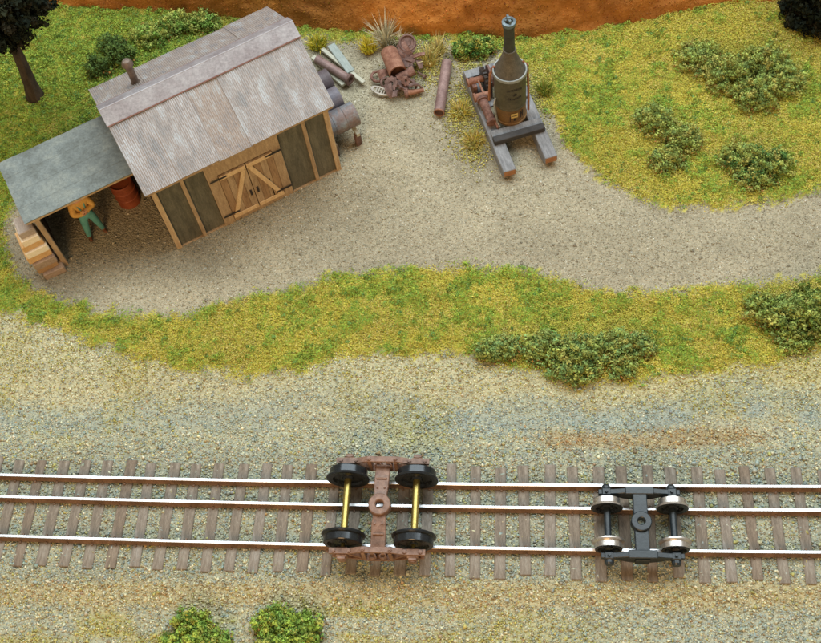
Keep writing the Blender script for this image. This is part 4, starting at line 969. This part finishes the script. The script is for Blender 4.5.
G_OL = [(164, 180, 94), (176, 186, 98), (150, 172, 92), (180, 178, 98), (140, 164, 94)]
G_BR = [(160, 192, 84), (180, 202, 92), (142, 180, 84), (192, 194, 98), (128, 162, 82)]
G_BL = [(146, 180, 110), (158, 180, 102), (132, 168, 102), (168, 180, 104)]
def bush(pts, pal, label, nod, h0=.28, cat='bush', brown=.3, name='bush'):
    lobes = []
    for (x, y, rx, ry, h) in pts:
        p_ = at(x, y, -.1); z_ = float(height(np.array([p_.x]), np.array([p_.y]))[0]); lobes.append((p_.x, p_.y, z_, rx, ry, h*1.25))
    zb = min(l[2] for l in lobes)
    o = foliage(name, lobes, zb, nod, 34, pal, brown=brown, r_n=.115, fs=.036)
    tag(o, label, cat); return o
bush([(698, 60, .7, .6, .4), (728, 78, .65, .65, .6), (757, 98, .6, .6, .6), (762, 68, .75, .6, .6), (787, 84, .5, .55, .5)], G_OL, 'broad olive bush, largest in the upper right meadow', 860)
bush([(653, 123, .55, .5, .5), (682, 140, .55, .5, .45), (668, 162, .5, .42, .4)], G_OL, 'olive bush on the meadow edge left of the other small one', 480)
bush([(742, 160, .6, .52, .45), (772, 168, .55, .5, .45), (752, 180, .5, .35, .35)], G_OL+[(86, 124, 66)], 'low olive bush at the lower right of the meadow above the path', 460)
bush([(100, 70, .45, .4, .5), (122, 58, .45, .4, .55), (112, 48, .5, .4, .4)], [(96, 122, 62), (112, 134, 66), (84, 108, 58)], 'low bush added behind the shed near the stove pipe, dark green for the shaded gap', 330)  # added where the shed's shade leaves a dark gap; foliage coloured dark for it
bush([(150, 38, .6, .45, .45), (178, 26, .6, .45, .45), (205, 22, .5, .4, .4)], G_BR[2:]+G_OL[:2], 'long low green bush behind the shed below the bank', 460)
bush([(463, 52, .32, .25, .4), (482, 50, .42, .28, .5)], G_BR[2:]+[(66, 104, 52)], 'small dark green bush behind the steam donkey', 190)
bush([(545, 350, .6, .45, .45), (580, 357, .7, .55, .55), (615, 352, .6, .5, .48), (640, 348, .4, .4, .35), (575, 372, .7, .35, .35), (622, 370, .35, .3, .3)], G_BL+G_OL, 'wide dark green bush at the centre of the grass strip', 900)
bush([(490, 352, .38, .35, .38), (507, 350, .35, .35, .35)], G_BL+G_OL[:2], 'small round green bush just left of the wide dark one', 210)
bush([(765, 312, .55, .5, .45), (790, 322, .7, .6, .6), (815, 318, .7, .6, .65), (835, 325, .7, .6, .6), (795, 345, .5, .3, .3), (800, 302, .5, .4, .5)], G_OL+[(112, 134, 62)], 'thick olive bush at the right end of the grass strip', 900)
bush([(190, 622, .42, .35, .45), (197, 640, .55, .4, .5), (215, 648, .5, .4, .4), (175, 648, .45, .35, .35)], G_BR, 'pointed bright green bush in the foreground, leftmost', 430)
bush([(275, 622, .55, .4, .45), (300, 630, .5, .45, .5), (285, 648, .7, .4, .5)], G_BR, 'round bright green bush in the foreground, right of the pointed one', 480)
# ------------------------------------------------------------------ grass tufts
def tuft(x, y, r, h, nbl, pal, label):
    p_ = at(x, y, -.2); z_ = float(height(np.array([p_.x]), np.array([p_.y]))[0])
    an = RNG.uniform(0, 2*PI, nbl); rr = r*.55*np.sqrt(RNG.random(nbl)); bx_ = rr*np.cos(an); by_ = rr*np.sin(an)
    lean_ = RNG.uniform(.1, .75, nbl)*h; hh = h*RNG.uniform(.55, 1.1, nbl)
    tx_ = bx_+lean_*np.cos(an)+RNG.normal(0, .06, nbl); ty_ = by_+lean_*np.sin(an)+RNG.normal(0, .06, nbl)
    wv_ = RNG.uniform(.010, .018, nbl); wa_ = RNG.uniform(0, PI, nbl)
    V = np.zeros((nbl, 5, 3)); dx = wv_*np.cos(wa_); dy = wv_*np.sin(wa_)
    mx, my = bx_*.55+tx_*.45-.1*(tx_-bx_), by_*.55+ty_*.45-.1*(ty_-by_)
    V[:, 0] = np.stack([bx_-dx, by_-dy, 0*an-.03], 1); V[:, 1] = np.stack([bx_+dx, by_+dy, 0*an-.03], 1)
    V[:, 2] = np.stack([mx-dx*.8, my-dy*.8, hh*.6], 1); V[:, 3] = np.stack([mx+dx*.8, my+dy*.8, hh*.6], 1); V[:, 4] = np.stack([tx_, ty_, hh], 1)
    Fb = np.array([(0, 1, 3), (0, 3, 2), (2, 3, 4)]); Fc = (Fb[None]+(np.arange(nbl)*5)[:, None, None]).reshape(-1, 3)
    C = pick(pal, [1]*len(pal), nbl)*RNG.uniform(.8, 1.1, (nbl, 1))
    o = np_mesh('grass_tuft', V.reshape(-1, 3), Fc, linv(np.clip(np.repeat(C, 5, 0), 0, 255)), 'leaf'); o.location = (p_.x, p_.y, z_)
    tag(o, label, 'grass tuft', 'grass tufts at the back of the yard')
PALE = [(226, 216, 186), (212, 202, 170), (200, 192, 158)]; YEL = [(236, 216, 70), (226, 212, 80), (208, 206, 90), (236, 210, 96)]; STR = [(220, 200, 128), (206, 190, 116), (196, 190, 112), (228, 210, 150)]
tuft(386, 44, .28, .95, 170, PALE, 'pale straw tuft standing behind the open scrap tank')
tuft(398, 44, .18, .5, 60, PALE, 'small pale straw tuft left of the round scrap disc')
tuft(369, 50, .34, .42, 240, YEL, 'bright yellow tuft left of the scrap heap')
tuft(318, 46, .45, .34, 320, YEL+[(140, 164, 60)], 'yellow-green tuft beside the far corner of the shed roof')
tuft(429, 62, .36, .55, 190, STR, 'straw tuft between the scrap heap and the long pipe')
tuft(438, 52, .30, .5, 150, STR+[(150, 160, 90)], 'straw tuft at the far end of the long pipe')
tuft(461, 112, .5, .26, 420, STR+YEL[2:], 'yellowish straw tuft beside the middle of the left skid')
tuft(474, 142, .5, .24, 420, STR+YEL[2:], 'yellowish straw tuft near the front end of the left skid')
tuft(545, 92, .36, .36, 220, [(118, 148, 60), (140, 156, 66), (170, 164, 84)], 'green tuft right of the boiler')

# ------------------------------------------------------------------ dark trees at the back corners
def tree(base, top, r0, crown_pts, label, nod, pal):
    b = Vector(base); t = Vector(top)
    root = tag(empty('pine_tree', b), label, 'tree', 'dark trees at the back corners')
    mb = MB(); n = 12; rings = 9; vs = []
    d = t-b
    for k in range(rings):
        f = k/(rings-1); c = d*f+Vector((math.sin(f*5)*.05, math.cos(f*4)*.05, 0)); rr = r0*(1-.75*f)*(1.35 if k == 0 else 1)
        for i in range(n): vs.append((c.x+rr*math.cos(2*PI*i/n)*(1+.1*math.sin(i*2.1)), c.y+rr*math.sin(2*PI*i/n), c.z+(-.15 if k == 0 else 0)))
    mb.add(vs, [(k*n+i, k*n+(i+1) % n, (k+1)*n+(i+1) % n, (k+1)*n+i) for k in range(rings-1) for i in range(n)]); mb.build('trunk', 'bark', root, smooth=True)
    rl = random.Random(9)
    for k in range(12):
        f = rl.uniform(.62, .98); c = d*f; an = rl.uniform(0, 2*PI); ln = .8*(1.5-f); MB().tube(c, c+Vector((math.cos(an)*ln, math.sin(an)*ln, -.15*ln)), .06*(1.3-f), .02, n=6).build('branch', 'bark', root)
    o = foliage('crown', crown_pts, -9, nod, 30, pal, r_n=.16, fs=.07, brown=0, parent=root)
DK = [(34, 40, 30), (44, 48, 34), (28, 36, 30), (52, 50, 38)]
tb = at(34, 97, -.15); tt = at(-14, -20, 5.2)
cr = []
for k in range(9):
    f = .60+.055*k; c = (tt-tb)*f; R_ = .8+.2*min(k, 5); z_ = c.z
    for j in range(5):
        an = 2*PI*j/5+k*.7; cr.append((c.x+math.cos(an)*R_*.62, c.y+math.sin(an)*R_*.62, z_, R_*.5, R_*.5, .3))
tree(tb, tt, .22, cr, 'dark pine at the upper left corner with a bare lower trunk', 1100, DK)
tb = at(812, 22, -.15); tt = tb+Vector((.15, .3, 7))
cr = []
for k in range(10):
    f = .06+.09*k; c = (tt-tb)*f; R_ = 1.0*(1.1-f)+.1
    for j in range(5):
        an = 2*PI*j/5+k*.9; cr.append((c.x+math.cos(an)*R_*.5, c.y+math.sin(an)*R_*.5, c.z, R_*.5, R_*.5, .3))
tree(tb, tt, .16, cr, 'dark bushy conifer at the upper right corner', 900, DK)
